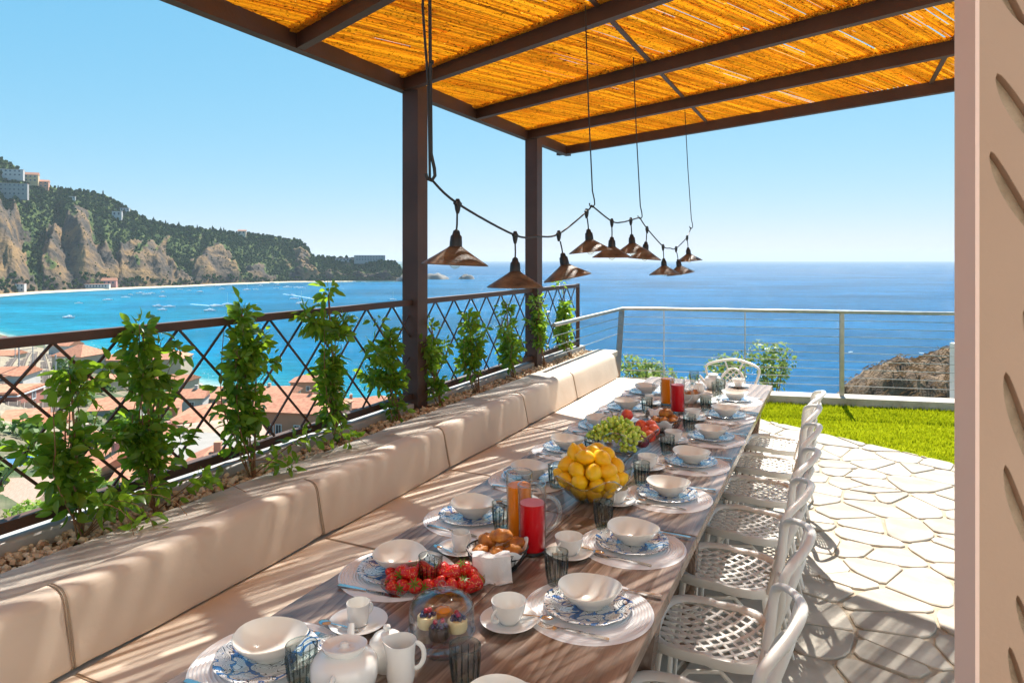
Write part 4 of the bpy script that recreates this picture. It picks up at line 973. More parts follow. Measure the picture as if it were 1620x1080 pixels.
for zz in (8.5, 7.4, 6.35, 5.29, 4.25, 3.2, 2.15):      # doubled, ragged mat ends over each rafter
    u = (zz+.4283*EV)/UC; p = TP(u, -2.515, 0); br = (EB-Vector((p.x, p.y))).dot(CC)
    for lay_ in range(3):
        a = .03+lay_*.004
        while a < AMAX:
            w1_ = .045+.04*noise.noise(Vector((a*5, zz, lay_)))+rc.uniform(-.012, .022); b0 = br-.02; b1 = br+.028+max(.0, w1_)
            if b0 > .02 and a > .438*b1:
                P0 = EB+DD*a-CC*b0; P1 = EB+DD*(a+rc.uniform(-.004, .004))-CC*b1; cane.tube([(P0.x, P0.y, ZB+.1035-lay_*.0), (P1.x, P1.y, ZB+.1015-lay_*.0055-rc.random()*.004)], .0052, 4)
            a += .0115+rc.random()*.002
pp(cane, 'reed_mat', M['cane'], 'stuff')
# mat joints: ragged cane ends lying over the rafters
# ================================================================ string lights
LV = vX(-1.27)
def LPt(px, py): Y = -1371.6/(px-1322); return Vector(((px-810)/F*Y, Y, H-(py-411)/F*Y))
hooks = [(680,281),(936,325),(1012,344),(1093,360)]
conns = [(724,322),(815,372),(884,370),(928,335),(968,350),(998,348),(1023.7,361.5),(1049,389.6),(1069.6,392.6),(1087,375)]
shades = [(720,413,105),(815,453,90),(897,436,77),(934,394,70),(968,404,60),(1001,404,56),(1020,408,50),(1051,431,48),(1076,430,42),(1090,410,42)]
path = [('h', hooks[0]), ('c', conns[0]), ('c', conns[1]), ('m', (850,374)), ('c', conns[2]), ('c', conns[3]), ('h', hooks[1]), ('c', conns[4]), ('m', (984,351.5)), ('c', conns[5]), ('h', hooks[2]), ('c', conns[6]), ('c', conns[7]), ('m', (1060,392.5)), ('c', conns[8]), ('c', conns[9]), ('h', hooks[3])]
pts3 = [LPt(*p[1]) for p in path]
def catmull(pts, sub=6, tense=.5):
    out = []
    for i in range(len(pts)-1):
        p0 = pts[max(i-1, 0)]; p1 = pts[i]; p2 = pts[i+1]; p3 = pts[min(i+2, len(pts)-1)]
        for k in range(sub):
            t = k/sub; out.append(.5*((2*p1)+(p2-p0)*t+(2*p0-5*p1+4*p2-p3)*t*t+(3*p1-p0-3*p2+p3)*t**3))
    out.append(pts[-1]); return out
hi = [i for i, p in enumerate(path) if p[0] == 'h']; sl3 = []
for a, b in zip(hi[:-1], hi[1:]): sl3 += catmull(pts3[a:b+1])[(0 if a == 0 else 1):]
top1 = LPt(673, 281); up_ = [Vector((pts3[0].x-.012+.01*math.sin(k), pts3[0].y+.005*math.cos(2*k), ZB+.05-(ZB-pts3[0].z-.03)*k/9)) for k in range(9)]
fst = thing('festoon_cable', 'black festoon cable looping over the table between the hanging hooks', 'cable', pts3[0], 0)
def fp(m, nm, mt=M['dark_metal']): o = obj(nm, m, mt, fst, 40); o.location = -fst.location; return o
fp(MB().tube(up_+sl3, .0042, 8), 'cable')
for c in conns:
    p = LPt(*c); m = MB(); m.tube([p+Vector((0,0,.016)), p+Vector((0,0,.008)), p, p-Vector((0,0,.02)), p-Vector((0,0,.034))], [.006, .009, .012, .009, .005], 8)
    d = Vector((US, UC, 0)); m.tube([p-d*.022, p-d*.01, p+d*.01, p+d*.022], [.005, .009, .009, .005], 8); fp(m, 'connector')
hooktop = [None, (923,42), (1008,122), (1090,170)]
hlab = ['thick hooked rod hanging from the roof in front of the first pergola post', 'thin hooked rod hanging right of the second pergola post', 'thin hooked rod hanging in the middle of the group of lamps', 'thin hooked rod farthest away, right of the last lamps']
for i, h in enumerate(hooks):
    p = LPt(*h); q = Vector((p.x, p.y, ZB+.03)) if i == 0 else Vector((p.x-.03, p.y+.03*i, ZB+.03))
    t = thing('hanging_hook', hlab[i], 'hook rod', p, 0, 'hooked rods carrying the festoon cable'); r = .0055 if i == 0 else .0035
    m = MB(); m.tube([q, q.lerp(p, .5), p+Vector((.004, 0, .075)), p+Vector((.014, 0, .03)), p+Vector((.016, 0, .006)), p+Vector((.006, 0, -.01)), p+Vector((-.008, 0, -.004)), p+Vector((-.012, 0, .012))], r, 8)
    if i == 0: m.tube([p+Vector((0, 0, .36)), p+Vector((.012, .0, .36))], .007, 6)
    o = obj('rod', m, M['dark_metal'], t, 50); o.location = -t.location
lamp0 = None
llab = ['largest lamp shade, hanging in front of the gap right of the first pergola post', 'second lamp shade, overlapping the second pergola post', 'third lamp shade, just right of the second pergola post', 'lamp shade directly under the second hook rod', 'lamp shade just right of the second hook rod, fifth from the left', 'lamp shade left of the third hook rod, sixth from the left', 'lamp shade hanging just right of the third hook rod', 'lowest lamp shade of the far loop', 'small lamp shade just right of the lowest far lamp', 'smallest and farthest lamp shade under the last hook rod']
for i, (c, s) in enumerate(zip(conns, shades)):
    p = LPt(*c); Y = p.y; low = Vector(((s[0]-810)/F*Y, Y, H-(s[1]-411)/F*Y)); dr = (low-p); L = dr.length
    if lamp0 is None:
        lamp0 = thing('pendant_lamp', llab[0], 'lamp', p, 0, 'tin lamps hanging on the festoon cable'); t = lamp0; L0 = .205
        m = MB(); m.tube([(0,0,-.034),(0.001,0,-.07),(0,0,-L0+.115)], .0036, 6); obj('cord', m, M['dark_metal'], t, 40)
        m = MB(); m.lathe([(.004,-L0+.118),(.011,-L0+.113),(.014,-L0+.10),(.019,-L0+.095),(.021,-L0+.075),(.0215,-L0+.055),(.017,-L0+.052)], 16); obj('socket', m, M['dark_metal'], t, 40)
        m = MB(); outp = [(.016,-L0+.066),(.03,-L0+.054),(.07,-L0+.028),(.108,-L0+.004),(.112,-L0)]; inn = [(r-.001, z-.0018) for r, z in outp[::-1]]
        m.lathe(outp+inn, 48, wave=lambda t_, r, z: (r*(1+.004*math.sin(24*t_)), z+.0016*math.sin(24*t_)*(r/.11)), closed=True); obj('lamp_shade', m, M['shade'], t, 35)
        obj('bulb', MB().ball((0,0,-L0+.012), (.022,.022,.027), 14, 10), M['bulb'], t, 60)
    else: t = dup(lamp0, p, 0, llab[i])
    ax = dr.normalized(); tilt = math.atan2(ax.x, -ax.z)
    t.rotation_euler = (0, -tilt*(1 if True else -1), i*.7 if False else 0)
    t.scale = (1, 1, L/L0) if 0 else (1,1,1)
# ================================================================ steel railing, pillar, mound, trees
srt = thing('steel_railing', 'brushed steel railing with horizontal rods above the sea', 'railing', (4.2, 8.58, .09), 0)
def sp_(m, nm, sm=40): o = obj(nm, m, M['railsteel'], srt, sm); o.location = -srt.location; return o
def onl(X): t = (X-LP0.x)/LD.x; return LP0+LD*t
crn = onl(1.50); hr = 1.8-.655
c0 = TP(6.6, vX(-2.83), 0)
lt = [Vector((c0.x, c0.y, hr)), Vector((crn.x, crn.y, hr)), Vector((*onl(9), hr))]
sp_(MB().tube([lt[0], lt[1]-(lt[1]-lt[0]).normalized()*.05, lt[1]+(lt[2]-lt[1]).normalized()*.05, lt[2]], .0215, 12), 'handrail')
for k in range(9):
    z = hr-.11-k*.102
    if z < .1: continue
    a = Vector((lt[1].x, lt[1].y, z)); b = Vector((lt[2].x, lt[2].y, z)); sp_(MB().tube([a, b], .0045, 6), 'rod')
    if z > .74: sp_(MB().tube([Vector((lt[0].x, lt[0].y, z)), a], .0045, 6), 'rod')
for X, wd in ((2.02-.0, .012), (3.02, .012), (4.15, .03), (5.45, .03), (6.8, .03)):
    p = onl(X); sp_(MB().beam((p.x, p.y, .085), (p.x, p.y, hr-.02), wd, .012 if wd < .02 else .05, up=(1, 0, 0)), 'post')
sp_(MB().beam((crn.x-.16, crn.y-.42, .10), (crn.x-.03, crn.y-.05, hr-.02), .012, .075, up=(.9, -.43, 0)), 'corner_post')
struct(bevel(obj('ledge_return', MB().prism([tuple(TP(8.08, -2.11)[:2]), tuple(TP(8.08, -1.9)[:2]), (x0-curbN*.15)[:], (x0+curbN*.15)[:]], -.03, .10), M['travertine']), .01))
p = onl(5.62); pl = obj('white_pillar', MB().box((0, 0, .38), (.20, .28, .76)), M['white'], loc=(p.x+.0, p.y+.22, -.0)); bevel(pl, .01)
tag(pl, 'short white plastered pillar behind the steel railing at the right', 'pillar')
# dry rocky mound
mm = MB(); nx, ny = 90, 60
for j in range(ny+1):
    for i in range(nx+1):
        X = 5.9+8*i/nx; Y = 10.2+5.5*j/ny
        f = min(1, max(0, (X-(6.35+.0*(Y-12)))/1.9)); top = H-(620-411)/F*12+ f**.75*.80*(1+.1*math.sin(X*3))
        h = top-abs(Y-12.4)**1.5*.35+noise.noise(Vector((X*1.4, Y*1.4, 0)))*.22+noise.noise(Vector((X*5, Y*5, 2)))*.10-max(0, 6.35-X)*5
        mm.v.append((X, Y, h))
for j in range(ny):
    for i in range(nx): a = j*(nx+1)+i; mm.f.append((a, a+1, a+nx+2, a+nx+1))
M['dry'] = pmat('dry_earth_bank', (.07,.042,.024), (.24,.15,.08), .95, 5, 9, bump=1, bscale=25, c3=(.14,.085,.045), bdist=.05)
struct(obj('dry_bank', mm, M['dry'], smooth=50))
dt = MB(); rd = random.Random(31)
for _ in range(5000):
    i = rd.randrange(nx); j = rd.randrange(2, 34); v = Vector(mm.v[j*(nx+1)+i])+Vector((rd.uniform(-.05, .05), rd.uniform(-.05, .05), 0))
    if v.x < 6.2: continue
    a = rd.uniform(-.5, .5)+(0 if rd.random() < .7 else 1.5); l_ = rd.uniform(.05, .22); d = Vector((math.cos(a)*l_, rd.uniform(-.1, .1), rd.uniform(-.02, .1)))
    s = Vector((0, 0, .009)); dt.add([v-s, v+d*.5-s*.6+Vector((0,0,.02)), v+d, v+d*.5+s+Vector((0,0,.03)), v+s], [(0,1,3,4),(1,2,3)])
M['straw2'] = leafmat('dead_stalks', (.06,.03,.018), (.34,.20,.10), (.3,.2,.1), .15, .8)
tag(obj('dry_brush', dt, M['straw2']), 'dead brown brush covering the bank beyond the steel railing', 'dry brush', kind='stuff')
M['olive'] = leafmat('olive_leaf', (.06,.12,.03), (.22,.30,.07), (.3,.4,.08), .4, .5)
for px, py, Y, rx, rz_, n, lab, sd in [(1022,592,11.5,.62,.36,1500,'loose green shrub behind the far end of the bench',2),(1158,582,11.8,.42,.42,900,'young olive tree behind the lone chair at the table end',3),(1222,590,11.6,.44,.55,1300,'taller olive tree right of the lone chair, reaching over the rods',5),(1085,608,12.2,.45,.22,500,'low shrub between the bench end and the lone chair',9)]:
    c = GP(px, py, Y); tr_ = 2.2; c.z -= tr_+rz_*.6
    tree(c, rx, rz_, int(n*.6), .045, M['olive'], lab, seed=sd, trunk=tr_, tr=.03, name='olive_tree' if 'olive' in lab else 'shrub', cat='tree' if 'olive' in lab else 'shrub')
# ================================================================ cut-out panel at the right edge
PY = .90
def PZ(y): return H-(y-411)/F*PY
def PXx(x): return (x-810)/F*PY
pn = thing('cutout_door_panel', 'pinkish beige panel with leaf shaped cut-outs filling the right edge of the photo', 'panel', (.9, PY, 0), 0)
cu = bpy.data.curves.new('panel', 'CURVE'); cu.dimensions = '2D'; cu.fill_mode = 'BOTH'; cu.extrude = .005; cu.bevel_depth = .0012
def spl(pts):
    s = cu.splines.new('POLY'); s.points.add(len(pts)-1); s.use_cyclic_u = True
    for q, p in zip(s.points, pts): q.co = (p[0], p[1], 0, 1)
xa = .6128; spl([(xa, 0.02), (1.35, 0.02), (1.35, 3.0), (xa, 3.0)])
def leafcut(x, y, ax, ay, bx, by, wd):
    x += 10
    a = Vector((PXx(x), PZ(y))); c = Vector((PXx(x+ax), PZ(y+ay))); b = Vector((PXx(x+bx), PZ(y+by))); W_ = wd*1.2/F*PY; L = []; Rr = []
    for k in range(21):
        t = k/20; p = a*(1-t)**2+c*2*t*(1-t)+b*t*t; d = ((c-a)*(1-t)+(b-c)*t).normalized(); nn = Vector((-d.y, d.x)); w_ = W_*math.sin(PI*t)**.62*(1-.35*t)
        L.append(p+nn*w_*.5); Rr.append(p-nn*w_*.5)
    return L+Rr[-2:0:-1]
for q in [(1556,-60,20,70,62,112,22),(1562,116,22,62,120,170,30),(1552,238,20,70,112,180,27),(1606,484,10,75,90,190,26),(1576,584,10,85,88,235,27),(1575,730,12,85,90,215,25),(1594,935,10,60,75,170,20),(1582,1016,8,60,60,190,20),(1640,330,10,70,80,180,26),(1640,860,10,70,70,160,24)]:
    spl(leafcut(*q))
for gx in range(3):
    for gy in range(9): spl(leafcut(1740+gx*110+30*(gy % 2), -380+gy*210, 14, 70, 85, 175, 25))
co = bpy.data.objects.new('tmp', cu); C.objects.link(co); bpy.context.view_layer.update()
me = bpy.data.meshes.new_from_object(co.evaluated_get(bpy.context.evaluated_depsgraph_get())); bpy.data.objects.remove(co)
M['panel'] = pmat('pinkish_panel_paint', (.42,.265,.175), (.46,.30,.205), .7, 1.5, bump=.08, bscale=120)
M['panelback'] = pmat('sandy_backing', (.34,.25,.165), (.46,.345,.24), .95, 30, bump=.4, bscale=160)
M['lit_edge'] = pmat('door_edge_painted_lit', (.85,.60,.49), rough=.6)  # paler than the panel: light on its side face put into the colour
me.materials.clear(); me.materials.append(M['panel']); link('pierced_sheet', me, pn, (-.9, 0, 0), (R(90), 0, 0))
obj('door_edge', MB().box((.6097-.9, .015, 1.5), (.006, .042, 2.98)), M['lit_edge'], pn)
obj('backing', MB().box((.9775-.9, .0205, 1.5), (.728, .029, 2.96)), M['panelback'], pn)
# ================================================================ vines
def leafme(name, L, wd, curl, seed):
    m = MB(); n = 5; q = random.Random(seed); rows = []
    for i in range(n+1):
        t = i/n; x = L*t; hw = wd*math.sin(PI*min(.97, .03+t*.94))**.8*(1-.25*t); z = -curl*t*t*L
        rows.append([(x, -hw, z+hw*.28), (x, 0, z), (x, hw, z+hw*.28)])
    m.v = [p for r in rows for p in r]
    for i in range(n):
        for k in range(2): a = i*3+k; m.f.append((a, a+1, a+4, a+3))
    me = mesh(name, m, M['vine']); me.shade_smooth(); return me
LM = [leafme('leaf_blade', .068, .018, .2, 1), leafme('leaf_blade', .062, .020, .4, 2), leafme('leaf_blade', .050, .013, .1, 3)]
vines = [(140,2.79,.72,.15,330,'climbing vine nearest the camera, low and bushy, trailing over the ledge'),(255,3.09,.85,.17,380,'tall dense vine, second from the left'),(410,3.61,.90,.15,330,'tall vine third from the left, in front of the salmon house'),
    (545,4.24,.97,.13,280,'slender vine with the highest tip, left of the first pergola post'),(640,4.83,.66,.14,250,'vine in front of the first pergola post'),(705,5.34,.66,.12,210,'vine just right of the first pergola post'),
    (762,5.88,.69,.12,210,'vine midway between the two pergola posts'),(820,6.56,.76,.13,220,'vine just left of the second pergola post'),(868,7.25,.76,.12,200,'vine just right of the second pergola post'),(905,7.95,.86,.14,220,'last vine, at the end of the lattice railing')]
for vi, (px, Y, ht, rad, nl, lab) in enumerate(vines):
    q = random.Random(100+vi); v = -2.31; u = (Y+.4283*v)/UC; base_ = TP(u, v, .65)
    t = thing('climbing_vine', lab, 'vine', base_, 0, 'vines climbing the lattice railing')
    sm = MB(); stems = []
    ns = 6
    for k in range(ns):
        a = q.uniform(0, 6.28); pts = []; hh = ht*(1.0 if k == 0 else q.uniform(.5, .92)); rr_ = rad*q.uniform(.2, .8)*(0.15 if k == 0 else 1)
        for i in range(9):
            s = i/8; w_ = rr_*math.sin(s*2.2)+.02*noise.noise(Vector((s*4, k, vi)))
            back = -.09*min(1, s*2)
            # stems lean back onto the lattice
            loc_u = math.cos(a)*w_*1.15+.02*noise.noise(Vector((s*5, k+9, vi))); loc_v = math.sin(a)*w_*.55+back+.02*math.sin(k)
            P = TP(u+loc_u, v+loc_v, .65+hh*s)-base_; pts.append(P)
        stems.append(pts); sm.tube(pts, [.0045*(1-.6*i/8) for i in range(9)], 5)
    if vi < 3:      # trailing shoots
        for k in range(4 if vi == 0 else 1):
            a0 = q.uniform(-.2, .8) if vi == 0 else -.3; pts = []
            for i in range(9): s = i/8; pts.append(TP(u+.55*s*(a0 if k else 1.0)+.02*math.sin(s*9), v+.32*s, .66+.16*math.sin(s*2.9)+.03*s)-base_)
            stems.append(pts); sm.tube(pts, [.003*(1-.5*i/8) for i in range(9)], 5)
    for k in range(q.randrange(3, 7)):       # side shoots
        src = stems[k % 6]; p0 = src[q.randrange(3, 8)]; dx = q.choice((-1, 1))*q.uniform(.07, .21); pts = []
        for i in range(9): s = i/8; pts.append(p0+Vector((US*dx*s, UC*dx*s, .10*s*s+.05*s))+Vector((UC, -US, 0))*q.uniform(-.01, .01))
        stems.append(pts); sm.tube(pts, [.0025*(1-.5*i/8) for i in range(9)], 4)
    sm.tube([TP(u+.02, v-.02, .62)-base_, TP(u+.015, v-.1, .65+ht*.96)-base_], .005, 6)
    obj('stem', sm, M['bark'], t, 50)
    rest = MB(); nobj = min(nl, 270)
    tot = int(nl*q.uniform(4.3, 5.6))
    for i in range(tot):
        if i % 3 and False: continue
        st = stems[0] if q.random() < .22 else q.choice(stems); s = q.uniform(.1 if q.random() < .3 else .25, 1.0); f = s*8; k = min(7, int(f)); P = st[k].lerp(st[k+1], f-k)
        if noise.noise(Vector((P.x*7, P.y*7, P.z*7+vi*3))) < -.08+.15*q.random(): continue
        d = Vector((q.gauss(0, 1), q.gauss(0, 1)*.8, q.gauss(.15, .7))).normalized(); P = P+d*q.uniform(0, .062)
        rot = (d+Vector((0,0,-.15))).to_track_quat('X', 'Z').to_matrix() @ Matrix.Rotation(q.uniform(-1.9, 1.9), 3, 'X'); sc1 = q.uniform(.55, 1.15); mi = q.randrange(3)
        if i < nobj: link('leaf', LM[mi], t, P, rot.to_euler(), (sc1,)*3)
        else:
            mev = LM[mi].vertices; o_ = len(rest.v); rest.v.extend([tuple(P+rot @ (x.co*sc1)) for x in mev]); rest.f.extend([tuple(o_+b for b in pf.vertices) for pf in LM[mi].polygons])
    o = obj('leaves', rest, M['vine'], t, 180); o['kind'] = 'stuff'
# ================================================================ tables
def table(u0, u1, lab):
    c = TP((u0+u1)/2, -.517, 0); t = thing('dining_table', lab, 'table', c, RT)
    L = u1-u0; Wd = 1.034; nb = 2; bw = Wd/nb
    for i in range(nb):
        o = obj('board', MB().box((-Wd/2+bw*(i+.5), 0, .73), (bw-.0025, L-.004, .04)), M['wood'], t); bevel(o, .0025)
    o = obj('apron', MB().box((0, 0, .66), (Wd-.16, L-.5, .09)), M['wood'], t)
    for s in (-1, 1):
        for s2 in (-1, 1): obj('leg', MB().beam((s2*.36, s*(L/2-.5), 0), (s2*.42, s*(L/2-.32), .709), .07, .09, up=(1, 0, 0)), M['wood'], t)
        obj('stretcher', MB().box((0, s*(L/2-.46), .16), (.7, .05, .06)), M['wood'], t)
    return t
table(2.873, 6.33, 'far half of the long brown wooden table'); table(.35, 2.869, 'near half of the long brown wooden table, with strawberries and the tea set')
# ================================================================ chairs
def make_chair(lab):
    t = thing('garden_chair', lab, 'chair', (0, 0, 0), 0, 'ivory garden chairs along the table')   # faces -x, back at +x
    mt = M['chair']; hs = .445
    def se(a, r, n=3.6, rx=1.0):
        c, s = math.cos(a), math.sin(a); k = (abs(c)**n+abs(s)**n)**(-1/n); return (c*k*r*rx, s*k*r)
    fr = MB(); N = 56; prof = [(.205, -.03), (.212, -.012), (.208, .006), (.196, .010), (.180, .004), (.176, -.004)]
    for i in range(N):
        a = 2*PI*i/N
        for r, z in prof:
            x, y = se(a, r); dz = .012*(y/.2)**2-.006*(1 if x > 0 else 0); fr.v.append((x, y, hs+z+dz))
    P = len(prof)
    for i in range(N):
        for k in range(P): fr.f.append((i*P+k, ((i+1) % N)*P+k, ((i+1) % N)*P+(k+1) % P, i*P+(k+1) % P))
    obj('seat_frame', fr, mt, t, 45)
    # woven looking cast seat: two families of arcs
    st = MB()
    def inside(x, y): n = 3.6; return (abs(x)/.182)**n+(abs(y)/.182)**n < 1
    for fam in (-1, 1):
        cx, cy = -.26, fam*.30
        for k in range(17):
            r = .07+k*.040; run = []
            for i in range(121):
                a = 2*PI*i/120; x = cx+r*math.cos(a); y = cy+r*math.sin(a)
                if inside(x, y): run.append(Vector((x, y, hs+.002-.016*(1-(x*x+y*y)/.06))))
                else:
                    if len(run) > 1: st.tube(run, .0088, 4, flat=.4, up=(0,0,1))
                    run = []
            if len(run) > 1: st.tube(run, .0088, 4, flat=.4, up=(0,0,1))
    obj('seat', st, mt, t, 50)
    def leg(p): m = MB(); m.tube(catmull([Vector(a) for a in p], 5), [.0165-.006*i/(5*(len(p)-1)) for i in range(5*(len(p)-1)+1)], 8, flat=.75); return m
    for s in (-1, 1):
        obj('leg', leg([(-.16, s*.175, hs-.02), (-.175, s*.185, .30), (-.185, s*.192, .15), (-.195, s*.20, .0)]), mt, t, 50)
        obj('leg', leg([(.165, s*.16, hs-.02), (.185, s*.175, .30), (.215, s*.19, .15), (.25, s*.20, .0)]), mt, t, 50)
        obj('leg_brace', MB().tube(catmull([Vector(a) for a in [(-.165, s*.12, hs-.03), (-.175, s*.16, .34), (-.18, s*.186, .22)]], 4), .009, 6), mt, t, 50)
        obj('leg_brace', MB().tube([Vector((-.18, s*.186, .24)), Vector((-.06, s*.178, .38)), Vector((.05, s*.176, .40)), Vector((.19, s*.175, .27))], .008, 6), mt, t, 50)
    # back
    def bk(y, z): zz = (z-.45)/.4; return Vector((.185+.075*zz+.075*zz*(1-(y/.25)**2), y, z))
    fr_ = [(-.165,.44),(-.172,.50),(-.19,.58),(-.218,.67),(-.242,.74),(-.242,.785),(-.205,.812),(-.13,.832),(-.06,.846),(0,.851),(.06,.846),(.13,.832),(.205,.812),(.242,.785),(.242,.74),(.218,.67),(.19,.58),(.172,.50),(.165,.44)]
    m = MB(); pts = catmull([bk(*p) for p in fr_], 4); m.tube(pts, .0115, 10, flat=1.35, up=(-.96, 0, .28)); obj('back_frame', m, mt, t, 60)
    m = MB(); ring = [bk(.115*math.sin(a)*(1-.12*math.cos(a)), .635+.135*math.cos(a)) for a in np.linspace(0, 2*PI, 33)[:-1]]
    m.tube(ring, .0105, 8, closed=True, flat=1.5, up=(-.96, 0, .28)); obj('back_ring', m, mt, t, 60)
    m = MB()
    for fam in (-1, 1):
        for k in range(12):
            r = .05+k*.036; run = []
            for i in range(121):
                a = 2*PI*i/120; y = fam*.19+r*math.cos(a); z = .50+r*math.sin(a)
                if (y/.112)**2+((z-.635)/.13)**2 < 1: run.append(bk(y, z))
                else:
                    if len(run) > 1: m.tube(run, .0045, 4, flat=1.2)
                    run = []
            if len(run) > 1: m.tube(run, .0045, 4, flat=1.2)
    obj('back_lattice', m, mt, t, 50)
    for (a, b) in [((-.05,.755),(-.085,.835)),((.05,.755),(.085,.835)),((-.108,.62),(-.20,.61)),((.108,.62),(.20,.61)),((-.075,.53),(-.115,.445)),((.075,.53),(.115,.445)),((0,.505),(0,.445))]:
        obj('strut', MB().tube([bk(*a), bk(*b)], .007, 6, flat=1.2), mt, t, 50)
    obj('back_bottom_bar', MB().tube([bk(-.17,.448), bk(0,.448), bk(.17,.448)], .009, 6), mt, t, 50)
    return t
clab = ['chair nearest the camera, cut off by the bottom edge of the photo', 'second chair from the near end of the table', 'third chair from the near end of the table', 'fourth chair from the near end, in front of the table joint', 'fifth chair from the near end of the row', 'sixth chair from the near end, with its seat half in sun', 'last chair in the row, closest to the lawn']
ch0 = None
for k in range(7):
    z = 1.995+.507*k; X = -.526+.4737*z+.065+.01*math.sin(k*2.3); rz = RT+.05*math.sin(k*1.7)
    if ch0 is None: ch0 = make_chair('ivory lattice '+clab[0]); ch0.location = (X, z, 0); ch0.rotation_euler = (0, 0, rz)
    else: dup(ch0, (X, z, 0), rz, 'ivory lattice '+clab[k])
e = GP(1141, 571, 6.55); dup(ch0, (e.x-.06, e.y-.33, 0), RT+R(90)-.1, 'lone ivory lattice chair facing the camera at the far head of the table')
# ================================================================ table ware
M['smokedark'] = glassmat('smoky_glass_rib', (.55,.63,.63), .7, .06, (.2,.26,.26))
T0 = .7505
def ware(name, lab, cat, loc, rz=None, grp=None): return thing(name, lab, cat, loc, RT if rz is None else rz, grp)
def one(name, m, mt, lab, cat, loc, rz=0, grp=None, sm=40):
    o = obj(name, m, mt, None, sm, loc, (0, 0, rz)); tag(o, lab, cat, grp); return o
protos = {}
def copyof(key, make, loc, rz, lab, grp=None, s=None):
    if key not in protos:
        o = make(); protos[key] = o; o.location = loc; o.rotation_euler = (0, 0, rz); o['label'] = lab
        if grp: o['group'] = grp
        if s: o.scale = s
        return o
    return dup(protos[key], loc, rz, lab, grp, s)
def mk(name, m, mt, cat, sm=40): 
    o = obj(name, m, mt, None, sm); tag(o, '', cat); return o
def placemat():
    prof = [(0, .0015)]; r = .004
    m = MB(); k = 0; out = [(0.001, .002)]
    while r < .194: out.append((r, .0012)); out.append((r+.0035, .0050)); out.append((r+.007, .0012)); r += .0095
    out += [(.195, .0)]
    m.lathe(out, 72, wave=lambda t, r, z: (r, z+.0004*math.sin(36*t)*(r/.2)), ); return mk('placemat', m, M['mat'], 'placemat', 60)
def plate():
    m = MB(); m.lathe([(0.001,.003),(.08,.003),(.085,.0),(.09,.003),(.105,.010),(.131,.017),(.1335,.0195),(.131,.0205),(.104,.0135),(.09,.0075),(.001,.0065)], 48, wave=lambda t, r, z: (r*(1+.012*math.sin(9*t)*(r/.13)**6), z)); return mk('dinner_plate', m, M['plate'], 'plate', 60)
def bowl():
    m = MB(); m.lathe([(.001,.004),(.035,.004),(.037,0),(.041,.0),(.046,.009),(.070,.026),(.088,.047),(.0935,.056),(.0915,.058),(.087,.051),(.068,.031),(.045,.014),(.02,.009),(.001,.008)], 48, wave=lambda t, r, z: (r*(1+.035*math.cos(2*t)), z*(1+.07*math.cos(2*t+1)*(r/.09)**3))); return mk('bowl', m, M['creamw'], 'bowl', 60)
def tumbler():
    def wv(t, r, z):
        return (r, z)
        k = max(0, min(1, (.088-z)/.012))*max(0, min(1, (z-.012)/.01)); return (r*(1+.07*k*abs(math.sin(8*t))-.02*k), z)
    t = thing('tumbler', '', 'glass', (0,0,0))
    m = MB(); m.lathe([(.001,.0),(.026,0),(.029,.003),(.030,.012),(.0325,.03),(.0355,.06),(.038,.088),(.0385,.104),(.0375,.106),(.0365,.104),(.0355,.088),(.033,.06),(.030,.03),(.027,.014),(.001,.011)], 64, wave=wv)
    obj('body', m, M['smoke'], t, 40)
    rb = MB()
    for k in range(14):
        a = 2*PI*k/14; ca, sa = math.cos(a), math.sin(a); rb.tube([(ca*r_, sa*r_, z_) for r_, z_ in ((.0305,.016),(.033,.03),(.0362,.06),(.0384,.086))], [.0012,.0020,.0020,.0010], 5)
    obj('ribs', rb, M['smokedark'], t, 60)
    r = MB(); r.lathe([(.0372,.1045),(.0385,.1062),(.0392,.1045),(.0385,.103)], 40, closed=True); obj('rim', r, M['smoke'], t, 60)
    b = MB(); b.lathe([(.001,.0012),(.027,.0012),(.028,.008),(.001,.0095)], 32); obj('thick_base', b, M['smoke'], t, 40)
    return t
def handle(m, r, z0, z1, out, rad=.0035, a=0, n=10):
    pts = []
    for i in range(n+1):
        t = PI*i/n-PI/2; pts.append(Vector((math.cos(a)*(r+out*math.cos(t)), math.sin(a)*(r+out*math.cos(t)), (z0+z1)/2+(z1-z0)/2*math.sin(t))))
    m.tube(pts, rad, 8, flat=1.5)
def teacup():
    t = thing('teacup', '', 'cup', (0,0,0)); m = MB(); m.lathe([(.001,.004),(.02,.004),(.022,0),(.026,0),(.031,.008),(.042,.024),(.0485,.045),(.051,.062),(.0495,.063),(.047,.046),(.040,.027),(.026,.011),(.001,.009)], 40); obj('body', m, M['porc'], t, 60)
    h = MB(); handle(h, .042, .018, .052, .026); obj('handle', h, M['porc'], t, 60); return t
def mug():
    t = thing('espresso_cup', '', 'cup', (0,0,0)); m = MB(); m.lathe([(.001,.004),(.022,.004),(.024,0),(.027,.002),(.030,.02),(.032,.045),(.0335,.062),(.032,.063),(.0305,.046),(.028,.02),(.024,.009),(.001,.008)], 36); obj('body', m, M['porc'], t, 60)
    h = MB(); handle(h, .030, .018, .048, .016, .003); obj('handle', h, M['porc'], t, 60); return t
def saucer(): 
    m = MB(); m.lathe([(.001,.003),(.03,.003),(.034,0),(.038,.003),(.06,.008),(.082,.0155),(.0835,.0175),(.081,.018),(.058,.0115),(.03,.0065),(.001,.006)], 40); return mk('saucer', m, M['porc'], 'saucer', 60)
